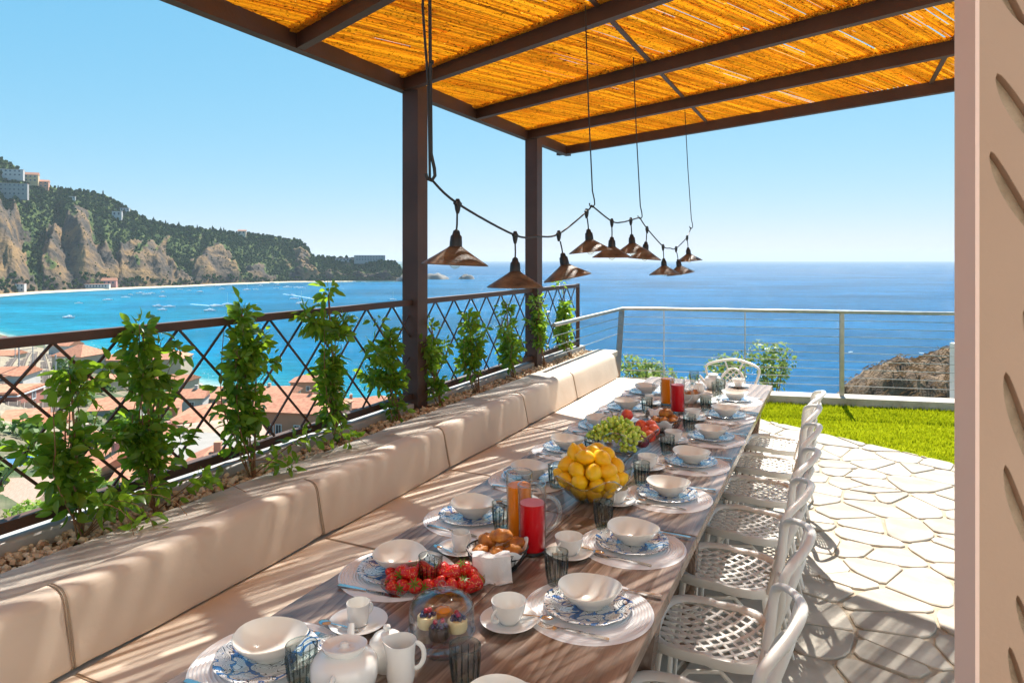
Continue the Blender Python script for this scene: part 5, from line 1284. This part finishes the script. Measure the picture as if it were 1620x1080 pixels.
def blade(m, pts, ws, th=.0016):     # flat profile along x
    vs = []
    for (x, z), w_ in zip(pts, ws): vs += [(x, -w_, z-th), (x, w_, z-th), (x, w_, z+th), (x, -w_, z+th)]
    n = len(pts); fs = [(0,1,2,3), tuple((n-1)*4+k for k in (3,2,1,0))]
    for i in range(n-1):
        for k in range(4): fs.append((i*4+k, (i+1)*4+k, (i+1)*4+(k+1) % 4, i*4+(k+1) % 4))
    m.add(vs, fs)
def fork():
    t = thing('fork', '', 'fork', (0,0,0)); m = MB(); blade(m, [(-.10,.003),(-.095,.004),(-.05,.007),(.02,.008),(.04,.006)], [.004,.0065,.005,.0028,.003], .0018); obj('handle', m, M['steel'], t, 60)
    m = MB(); blade(m, [(.04,.006),(.055,.003),(.062,.0035)], [.003,.010,.0115])
    for k in range(4): y = -.0095+k*.00635; m.add([(x, y+s*.0014, z+q) for x, z in ((.062,.0035),(.085,.004),(.105,.010)) for s, q in ((-1,-.0008),(1,-.0008),(1,.0008),(-1,.0008))], [(i*4+a, (i+1)*4+a, (i+1)*4+(a+1) % 4, i*4+(a+1) % 4) for i in range(2) for a in range(4)]+[(8,9,10,11)])
    obj('head', m, M['steel'], t, 60); return t
def knife():
    t = thing('knife', '', 'knife', (0,0,0)); m = MB(); blade(m, [(-.115,.004),(-.11,.0045),(-.05,.0045),(-.01,.004)], [.005,.0075,.0065,.004], .003); obj('handle', m, M['steel'], t, 60)
    m = MB(); blade(m, [(-.01,.004),(.0,.0035),(.03,.003),(.09,.003),(.11,.003)], [.004,.006,.009,.009,.002], .0008); obj('blade', m, M['steel'], t, 60); return t
def spoon():
    t = thing('spoon', '', 'spoon', (0,0,0)); m = MB(); blade(m, [(-.07,.003),(-.065,.004),(-.02,.007),(.025,.006)], [.003,.005,.003,.0022], .0014); obj('handle', m, M['steel'], t, 60)
    m = MB(); m.ball((.045,0,.006), (.022,.0135,.0045), 12, 6); obj('bowl', m, M['steel'], t, 60); return t
def S(key, make, loc, rz, lab, grp=None): return copyof(key, make, loc, rz, lab, grp)
Rrow = [1.587, 2.17, 2.69, 3.25, 3.80, 4.35, 4.95, 5.52]; Lrow = [1.56, 2.126, 2.65, 3.21, 3.75, 4.31, 4.90, 5.50]
hn = lambda i: ORD[i]
rw = random.Random(77)
for side in ('chair', 'bench'):
    for i in range(8):
        u = (Rrow if side == 'chair' else Lrow)[i]; v = -.197 if side == 'chair' else -.858
        pl_ = ('at the %s place from the camera, %s side' % (hn(i), side)); a = RT+rw.uniform(-.1, .1)
        vr = rw.uniform(-.012, .012); u += rw.uniform(-.01, .01); v += vr
        S('pm', placemat, TP(u, v, T0), a, 'round white woven placemat '+pl_, 'placemats')
        S('pl', plate, TP(u, v, T0+.0045), a+rw.uniform(0, 6), 'blue and black patterned plate '+pl_, 'patterned plates')
        S('bw', bowl, TP(u+.006, v+.004, T0+.0125), a+rw.uniform(-.5, .5), 'cream oval bowl '+pl_, 'cream bowls')
        if side == 'chair':
            S('gl', tumbler, TP(u+.104, v-.143, T0+.003), a, 'smoky ribbed glass '+pl_, 'smoky glasses')
            cp = TP(u-.175, v-.180, T0)
            S('sc', saucer, cp, a, 'white saucer '+pl_, 'saucers'); S('tc', teacup, cp+Vector((0,0,.0065)), RT-1.7+rw.uniform(-.3,.3), 'white teacup '+pl_, 'teacups')
            S('sp', spoon, cp+Vector((.066, .01, .0115)), -.35+rw.uniform(-.3,.3), 'teaspoon on the saucer '+pl_, 'teaspoons')
            S('fk', fork, TP(u-.148, v+.01, T0+.003), RT+.06+rw.uniform(-.08,.08)+PI, 'steel fork '+pl_, 'forks'); S('kn', knife, TP(u+.152, v+.07, T0+.003), RT+rw.uniform(-.08,.08)+PI, 'steel knife '+pl_, 'knives')
        else:
            S('gl', tumbler, TP(u-.05, v+.16, T0+.003), a, 'smoky ribbed glass '+pl_, 'smoky glasses')
            cp = TP(u+.24, v+.105, T0); small = i in (0, 1)
            S('sc', saucer, cp, a, 'white saucer '+pl_, 'saucers')
            S('mg', mug, cp+Vector((0,0,.0065)), RT+1.2, 'small white cup '+pl_, 'small cups')
            S('sp', spoon, cp+Vector((-.05,-.03,.0115)), 2.6+rw.uniform(-.3,.3), 'teaspoon on the saucer '+pl_, 'teaspoons')
            S('kn', knife, TP(u-.155, v, T0+.003), RT+.03+rw.uniform(-.08,.08), 'steel knife '+pl_, 'knives'); S('fk', fork, TP(u+.15, v-.02, T0+.003), RT+rw.uniform(-.08,.08), 'steel fork '+pl_, 'forks')
def tp(px, py): p = W(px, py, 1.05); return Vector((p.x, p.y, T0))
# ---- jugs
def jug(loc, juice, h, fill, lab, rz):
    t = ware('juice_jug', lab, 'jug', loc, rz); r = .049
    m = MB(); m.lathe([(.001,.0),(r-.002,0),(r,.003),(r,h*.5),(r,h-.004),(r-.001,h),(r-.003,h-.003),(r-.0032,.014),(.001,.012)], 48, wave=lambda a, rr, z: (rr*(1+.10*max(0, math.cos(a-PI))**8*max(0, (z/h-.85)/.15)), z)); obj('body', m, M['jugglass'], t, 50)
    j = MB(); j.lathe([(.001,.0145),(r-.0036,.0145),(r-.0036,fill),(.001,fill)], 40); obj('juice', j, juice, t, 50)
    if juice is M['rjuice']: f = MB(); f.lathe([(.001,fill+.0012),(r-.0038,fill+.0012),(r-.0038,fill+.0002)], 32); obj('foam', f, M['foam'], t, 50)
    hd_ = MB(); handle(hd_, r, h*.30, h*.80, .055, .0062, 0, 16); obj('handle', hd_, M['rimglass'], t, 60); hr_ = MB(); hr_.tube([(math.cos(a)*(r-.0015)*(1+.10*max(0, math.cos(a-PI))**8), math.sin(a)*(r-.0015), h) for a in np.linspace(0, 2*PI, 49)[:-1]], .0022, 6, closed=True); obj('rim', hr_, M['rimglass'], t, 60); fb_ = MB(); fb_.lathe([(.001,.001),(r-.003,.001),(r-.002,.012),(.001,.013)], 32); obj('thick_base', fb_, M['rimglass'], t, 60); return t
jug(tp(842,873), M['rjuice'], .245, .178, 'near glass jug of red juice beside the bread basket', .25)
jug(tp(822,848), M['ojuice'], .245, .195, 'near glass jug of orange juice behind the red juice', .4)
jug(tp(1072,652), M['rjuice'], .225, .19, 'far glass jug of red juice', 0.1); jug(tp(1056,640), M['ojuice'], .225, .19, 'far glass jug of orange juice beside the far red juice', PI)
# ---- strawberries
c = tp(686, 930); t = ware('strawberry_dish', 'rectangular clear glass dish holding the strawberries', 'dish', c, R(4))
def rectlathe(prof, n=56, ax=1.0, ay=.48):
    m = MB(); P = len(prof)
    for i in range(n):
        a = 2*PI*i/n; cc, s = math.cos(a), math.sin(a); k = (abs(cc)**5+abs(s)**5)**(-.2)
        for r, z in prof: m.v.append((cc*k*r*ax, s*k*(r*ay if r < .02 else (r-.0)*ay), z))
    for i in range(n):
        for k in range(P-1): m.f.append((i*P+k, ((i+1) % n)*P+k, ((i+1) % n)*P+k+1, i*P+k+1))
    return m
obj('glass_body', rectlathe([(.001,0),(.135,0),(.148,.012),(.162,.032),(.165,.033),(.161,.028),(.145,.014),(.135,.005),(.001,.004)]), M['clear'], t, 50)
def strawb():
    t = thing('strawberry', '', 'strawberry', (0,0,0)); m = MB(); m.lathe([(.001,-.034),(.006,-.032),(.012,-.022),(.0175,-.008),(.0205,.004),(.0195,.011),(.014,.016),(.006,.018),(.001,.017)], 14); obj('berry', m, M['straw'], t, 80)
    g = MB()
    for k in range(7): a = k*.9; g.add([(0,0,.019),(math.cos(a-.3)*.008, math.sin(a-.3)*.008,.020),(math.cos(a)*.021, math.sin(a)*.021,.022),(math.cos(a+.3)*.008, math.sin(a+.3)*.008,.020)], [(0,1,2,3)])
    g.tube([(0,0,.017),(.003,0,.03)], .0012, 4); obj('leaf_cap', g, M['green'], t); return t
q = random.Random(6); sb = None; pos = []
for k in range(8): 
    for j in range(3): pos.append((-.130+k*.0372+q.uniform(-.004,.004), -.045+j*.045+q.uniform(-.004,.004), .030))
for k in range(7): pos.append((-.10+k*.033, -.012+q.uniform(-.015,.02), .060)) if k != 3 else None
def slab_(p):
    row = 'top' if p[2] > .05 else ('front' if p[1] < -.02 else ('back' if p[1] > .02 else 'middle')); same = sorted([q_[0] for q_ in pos if (q_[2] > .05) == (p[2] > .05) and (p[2] > .05 or abs(q_[1]-p[1]) < .02)])
    return 'ripe red strawberry, %s from the left in the %s row of the dish' % (ORD[same.index(p[0])], row)
for (x, y, z) in pos:
    SL = slab_((x, y, z))
    P = c+Vector((x*math.cos(.07)-y*math.sin(.07), x*math.sin(.07)+y*math.cos(.07), z)); s = q.uniform(1.02, 1.25)
    if sb is None: sb = strawb(); sb['label'] = SL; sb['group'] = 'strawberries'; o = sb; o.location = P
    else: o = dup(sb, P, 0, SL, 'strawberries', (s,)*3)
    o.rotation_euler = (q.uniform(.2, 1.5), q.uniform(-.7, .7), q.uniform(-2.2, 2.2)) if q.random() < .65 else (q.uniform(1.6, 2.6), q.uniform(-.6, .6), q.uniform(0, 6.28))
# ---- cake dome and tarts
c = tp(699, 1030); t = ware('cake_stand', 'footed clear glass cake stand under the dome', 'cake stand', c)
m = MB(); m.lathe([(.001,.0),(.045,0),(.048,.003),(.03,.008),(.012,.018),(.010,.035),(.018,.046),(.05,.052),(.086,.055),(.092,.060),(.089,.060),(.05,.056),(.001,.055)], 40); obj('stand', m, M['clear'], t, 50)
t = ware('glass_dome', 'clear glass dome with knob covering four small cakes', 'dome', c+Vector((0,0,.0615)))
o_ = [(.086,.0),(.088,.03),(.087,.058),(.080,.074),(.055,.089),(.025,.097),(.010,.100)]; m = MB(); m.lathe(o_+[(r-.0028 if r > .012 else .001, z-.0028) for r, z in o_[::-1]], 48); obj('dome', m, M['clear'], t, 50)
m = MB(); m.lathe([(.004,.099),(.006,.104),(.011,.110),(.013,.118),(.009,.125),(.001,.127)], 20); obj('knob', m, M['clear'], t, 60)
for k, (dx, dy, kind, lab) in enumerate([(-.042,.02,0,'round pale cake with dark berries at the left under the dome'),(.042,.0,0,'pale cake topped with raspberry and blueberries at the right under the dome'),(-.004,-.038,1,'dark crusted berry tart in front under the dome'),(.0,.045,2,'orange glazed tart at the back under the dome')]):
    t = ware('small_cake', lab, 'cake', c+Vector((dx, dy, .0575)))
    m = MB(); m.lathe([(.001,0),(.024,0),(.0265,.006),(.0265,.027),(.024,.030),(.001,.030)], 24); obj('base', m, [M['custard'], M['choc'], M['bread']][kind], t, 50)
    qq = random.Random(k); m = MB(); 
    if kind < 2:
        for j in range(9): a = j*2.4; r = .006+.0016*j; m.ball((math.cos(a)*r, math.sin(a)*r, .034), .0062, 8, 5)
        obj('berries', m, M['berry'], t, 80)
        m = MB(); [m.ball((qq.uniform(-.008,.008), qq.uniform(-.008,.008), .043), .007, 8, 5) for _ in range(2)]; obj('raspberry', m, M['rasp'], t, 80)
    else: m.ball((0,0,.031), (.022,.022,.006), 14, 6); obj('glaze', m, pmat('orange_glaze', (.85,.28,.03), rough=.1), t, 80)
# ---- tea set
def pot(loc, lab, s=1, rz=0):
    t = ware('teapot', lab, 'teapot', loc, rz); t.scale = (s, s, s)
    m = MB(); m.lathe([(.001,.003),(.045,.003),(.05,0),(.055,.004),(.072,.03),(.080,.06),(.079,.088),(.068,.104),(.05,.110),(.036,.112)], 44, sx=1.0, sy=.92); obj('body', m, M['porc'], t, 60)
    m = MB(); m.lathe([(.040,.111),(.050,.120),(.054,.130),(.051,.131),(.04,.122),(.015,.121),(.010,.126),(.009,.134),(.001,.136)], 36, sx=1, sy=.8); obj('lid', m, M['porc'], t, 60)
    m = MB(); handle(m, .075, .03, .092, .045, .006, PI/2*3-.2, 14); obj('handle', m, M['porc'], t, 60)
    m = MB(); m.tube([(0,.07,.05),(0,.095,.07),(0,.115,.10),(0,.125,.112)], [.018,.013,.009,.008], 12, cap=False); obj('spout', m, M['porc'], t, 60); return t
pot(tp(545,1104), 'large white teapot at the bottom edge of the photo', 1.0, .1); pot(tp(1128,614), 'white teapot at the far end of the table', .9, 1)
def sugar(loc, lab, s=1):
    t = ware('sugar_bowl', lab, 'sugar bowl', loc); t.scale = (s,)*3
    m = MB(); m.lathe([(.001,.003),(.028,.003),(.031,0),(.035,.004),(.044,.028),(.0475,.05),(.044,.070),(.034,.080)], 36); obj('body', m, M['porc'], t, 60)
    m = MB(); m.lathe([(.037,.079),(.034,.084),(.022,.091),(.009,.094),(.006,.098),(.010,.104),(.008,.110),(.001,.112)], 32); obj('lid', m, M['porc'], t, 60)
sugar(tp(612,1056), 'white lidded sugar bowl behind the near teapot'); sugar(tp(1106,621), 'white lidded sugar bowl beside the far teapot', .95)
t = ware('milk_jug', 'slim white milk jug with handle right of the near teapot', 'milk jug', tp(634,1088), .0)
m = MB(); m.lathe([(.001,.004),(.022,.004),(.025,0),(.030,.006),(.035,.035),(.034,.07),(.036,.10),(.0385,.117),(.0365,.117),(.034,.10),(.032,.07),(.032,.035),(.026,.01),(.001,.008)], 40, wave=lambda a, r, z: (r*(1+.28*max(0, math.cos(a-PI))**10*max(0, (z-.085)/.032)), z+.006*max(0, math.cos(a-PI))**8*max(0, (z-.085)/.032))); obj('body', m, M['porc'], t, 60)
m = MB(); handle(m, .035, .045, .108, .022, .004, .2); obj('handle', m, M['porc'], t, 60)
# ---- bread baskets
def basket(loc, lab, s, rz, nroll, napkin=True, seed=1, white=False):
    t = ware('bread_basket', lab, 'basket', loc, rz); t.scale = (s,)*3
    m = MB()
    if white:
        m.lathe([(.001,.004),(.05,.004),(.055,0),(.07,.02),(.09,.05),(.098,.078),(.095,.08),(.086,.05),(.06,.015),(.001,.01)], 36); obj('body', m, M['porc'], t, 60)
        h = MB(); h.tube([(math.cos(a)*.095, 0, .075+math.sin(a)*.10) for a in np.linspace(0, PI, 15)], .004, 8); obj('handle', h, M['porc'], t, 60)
    else:
        for r, z in ((.105,.075),(.098,.055),(.065,.004)): m.tube([(math.cos(a)*r, math.sin(a)*r*.8, z) for a in np.linspace(0, 2*PI, 33)[:-1]], .0028, 6, closed=True)
        obj('rim_wire', m, M['wire'], t, 60)
        m = MB()
        for k in range(36): a = 2*PI*k/36; m.tube([(math.cos(a)*.03, math.sin(a)*.024, .003),(math.cos(a)*.065, math.sin(a)*.052, .005),(math.cos(a)*.09, math.sin(a)*.072, .035),(math.cos(a)*.105, math.sin(a)*.084, .075)], .0014, 4)
        obj('wires', m, M['wire'], t, 60)
    q = random.Random(seed)
    spots = [(-.058,-.012,.068),(.045,-.03,.066),(-.008,-.040,.070),(.060,.020,.070),(.012,.002,.112),(-.030,.035,.084)][:nroll]
    for k, (x, y, z) in enumerate(spots):
        P = loc+Vector((x*math.cos(rz)-y*math.sin(rz), x*math.sin(rz)+y*math.cos(rz), z))*1; P = loc+(P-loc)*s
        b = MB(); b.ball((0,0,0), 1, 26, 16); ph = q.uniform(0, 9); lx_, ly_, lz_ = q.uniform(.034,.041)*s, q.uniform(.026,.030)*s, q.uniform(.023,.028)*s
        for vi_, v_ in enumerate(b.v):
            v_ = Vector(v_); cr = 1+.22*noise.noise(v_*2.2+Vector((ph, 0, 0)))+.05*noise.noise(v_*6+Vector((0, ph, 0)))-.20*math.exp(-(v_.y/.13)**2)*max(0, v_.z)*(1-v_.x*v_.x)-.10*math.exp(-((abs(v_.x)-.45)/.12)**2)*max(0, v_.z)
            b.v[vi_] = (v_.x*lx_*cr, v_.y*ly_*cr*(1-.25*v_.x*v_.x), v_.z*lz_*cr)
        o = one('bread_roll', b, M['bread'], 'golden roll in the '+lab.replace(' with rolls,', '')+', '+['left in front','right in front','centre front','far right','topmost','at the back'][k], 'bread roll', P, q.uniform(0, 6), 'rolls in '+lab[:24].strip(), 80); o.rotation_euler = (q.uniform(-.3,.3), q.uniform(-.4,.4), q.uniform(0,3))
    return t
def cloth(name, fn, nu, nv, lab, loc, rz, th=.0016):
    m = MB()
    for i in range(nu+1):
        for j in range(nv+1): m.v.append(tuple(fn(i/nu, j/nv)))
    for i in range(nu):
        for j in range(nv): a = i*(nv+1)+j; m.f.append((a, a+1, a+nv+2, a+nv+1))
    o = one(name, m, M['linen'], lab, 'napkin', loc, rz, None, 60); s = o.modifiers.new('thick', 'SOLIDIFY'); s.thickness = th; return o
c1 = tp(787, 900); basket(c1, 'black wire basket with rolls, near the strawberries', 1.0, .2, 6, seed=2)
def liner(s, t):      # cloth lining the basket and standing up round the rim
    a = 2*PI*s; r = .02+.085*t+.010*math.sin(4*a)*t; z = .008+.062*t**2.2+.022*t*max(0, math.sin(4*a+.6)); return (math.cos(a)*r, math.sin(a)*r*.8, z)
cloth('basket_napkin', liner, 64, 8, 'white napkin lining the near bread basket', c1, .2)
def flap(s, t):
    x = -.085+.125*s+.01*t; arc = t*.16; y = -.055-min(arc, .045)-max(0, arc-.125)*.35; z = .084-max(0, arc-.045)*.92; z = max(z, .004+.002*math.sin(s*20)); 
    return (x, y+.007*math.sin(s*13+t*2)*t, z+.003*math.sin(s*9))
cloth('napkin', flap, 30, 14, 'folded white napkin hanging over the front of the near bread basket', c1, .02, .004)
c2 = tp(1050, 682); basket(c2, 'black wire basket with rolls, behind the grapes', 1.0, .1, 5, seed=5)
cloth('basket_napkin', liner, 64, 8, 'white napkin lining the far wire basket', c2, 1.2)
basket(tp(1090,636), 'white handled bowl with rolls, beside the far red juice', .92, .3, 4, seed=9, white=True)
def fold(s, t): a = s*PI; return (-.055+.11*t, .03*math.cos(a)*(1+.2*math.sin(t*7)), .045*math.sin(a)*(1+.12*math.sin(t*9))+.001)
cloth('folded_napkin', fold, 14, 14, 'folded white napkin standing left of the far juice jugs', tp(1036,658), .3)
# ---- lemon bowl
c = tp(935, 792)
def gbowl(loc, lab, s=1, rz=0):
    t = ware('fruit_bowl', lab, 'bowl', loc, rz); t.scale = (s,)*3
    m = MB(); prof = [(.001,.004),(.05,.004),(.055,.0),(.07,.01),(.11,.045),(.145,.085),(.168,.115),(.172,.118),(.170,.112),(.142,.080),(.107,.042),(.068,.014),(.001,.008)]
    m.lathe(prof, 72, wave=lambda a, r, z: (r*(1+.07*math.cos(5*a)*(r/.17)**2), z+.022*math.cos(5*a)*(r/.17)**3)); obj('body', m, M['clear'], t, 50)
    m = MB(); m.tube([(math.cos(a)*.171*(1+.07*math.cos(5*a)), math.sin(a)*.171*(1+.07*math.cos(5*a)), .1175+.022*math.cos(5*a)) for a in np.linspace(0, 2*PI, 73)[:-1]], .0028, 6, closed=True); obj('rim', m, M['rimglass'], t, 60)
gbowl(c, 'wavy clear glass bowl holding the lemons')
lm = MB(); lm.lathe([(.001,-.046),(.005,-.044),(.010,-.040),(.022,-.032),(.031,-.015),(.0335,.0),(.031,.015),(.022,.031),(.011,.039),(.006,.045),(.001,.046)], 24); lmesh = mesh('lemon', lm, M['lemon'], 80)
q = random.Random(12); lay = [(.04,.045,4,.3),(.085,.072,8,0),(.125,.110,11,.2),(.06,.105,5,.1),(.105,.158,9,.5),(.04,.155,4,.2),(.066,.203,6,.1),(.0,.208,1,0)]
LN = ['bottom inner','bottom','glass rim','hidden middle','upper','hidden upper','top','crowning']
for li, (r, z, n, ph) in enumerate(lay):
    xs_l = sorted(range(n), key=lambda k: math.cos(2*PI*k/n+ph)+.01*math.sin(2*PI*k/n+ph))
    for k in range(n):
        a = 2*PI*k/n+ph; o = link('lemon', lmesh, None, c+Vector((math.cos(a)*r+q.uniform(-.005,.005), math.sin(a)*r+q.uniform(-.005,.005), z+q.uniform(-.006,.006))), (q.uniform(0,3), q.uniform(0,3), q.uniform(0,6)), (q.uniform(.9,1.08),)*3)
        tag(o, 'yellow lemon, %s from the left in the %s ring of the pile' % (ORD[xs_l.index(k)], LN[li]) if n > 1 else 'yellow lemon crowning the pile in the wavy glass bowl', 'lemon', 'lemons')
# ---- grapes and peaches
c = tp(985, 716); gbowl(c, 'clear glass bowl under the grapes and peaches', 1.12, .6)
t = ware('grape_bunch', 'large bunch of green grapes spilling over the fruit bowl', 'grapes', c-Vector((.01,.03,0)), 0); t.scale = (1.06, 1.06, 1.06)
gm_ = MB(); gm_.ball((0,0,0), (.0112,.0112,.013), 12, 8); gme = mesh('grape', gm_, M['grape'], 80); q = random.Random(9)
got = []
for _ in range(4000):
    if len(got) >= 190: break
    a = q.uniform(0, 6.28); rr = q.random()**.5; x = -.03+rr*.155*math.cos(a); y = -.02+rr*.085*math.sin(a); top = .195*(1-.55*rr*rr); z = q.uniform(.10, top)
    if q.random() < .16: x = q.uniform(-.02, .05); y = -.12+q.uniform(-.03,.02); z = q.uniform(.055, .14)
    P = Vector((x, y, z))
    if all((P-g).length > .0195 for g in got): got.append(P); link('grape', gme, t, P, (q.uniform(-1,1), q.uniform(-1,1), 0), (q.uniform(.88,1.1),)*3)
m = MB(); m.tube([(-.04,.0,.14),(-.045,.01,.19),(-.05,.0,.215),(-.062,.0,.222)], .0028, 6); m.tube([(-.01,.0,.14),(-.02,.01,.19),(-.018,.0,.212)], .002, 6); obj('stalk', m, M['bark'], t, 60)
pm_ = MB(); pm_.lathe([(.001,-.030),(.015,-.029),(.028,-.017),(.033,0),(.030,.016),(.018,.026),(.007,.027),(.001,.023)], 22, wave=lambda a, r, z: (r*(1-.05*max(0, math.cos(a))**20), z)); pmesh = mesh('peach', pm_, M['peach'], 80); plm = mesh('plum', pm_, M['plum'], 80)
for x, y, z, lab in [(.13,.02,.11,'right'),(.165,.05,.135,'far right'),(.14,-.04,.10,'front right'),(.115,.07,.13,'back'),(.17,-.005,.125,'outermost'),(.04,.09,.185,'topmost, beside the grapes')]:
    tag(link('peach', pmesh, None, c+Vector((x, y, z)), (x*9, y*9, z*40), (1, 1, 1)), 'red peach in the fruit bowl, %s of its group' % lab, 'peach', 'peaches')
for x, y, z, lab in [(.085,-.085,.085,'right, half under the grapes'),(-.15,.0,.10,'left, beside the lemons'),(.10,-.05,.075,'below the peaches')]:
    tag(link('plum', plm, None, c+Vector((x, y, z)), (x*9, y*9, 1), (1.05, 1.05, 1.05)), 'dark red plum in the fruit bowl, '+lab, 'plum', 'plums')
# small white box dish by the far jugs, extra cup at the far end
S('sc', saucer, tp(1168,612), 0, 'white saucer at the far end of the table by the sunlit corner', 'saucers'); S('tc', teacup, tp(1168,612)+Vector((0,0,.0065)), .5, 'white teacup at the far end of the table by the sunlit corner', 'teacups')
S('gl', tumbler, tp(1140,619), 0, 'smoky glass right of the far teapot', 'smoky glasses'); S('gl', tumbler, tp(1098,607), 0, 'glass left of the far teapot', 'smoky glasses')
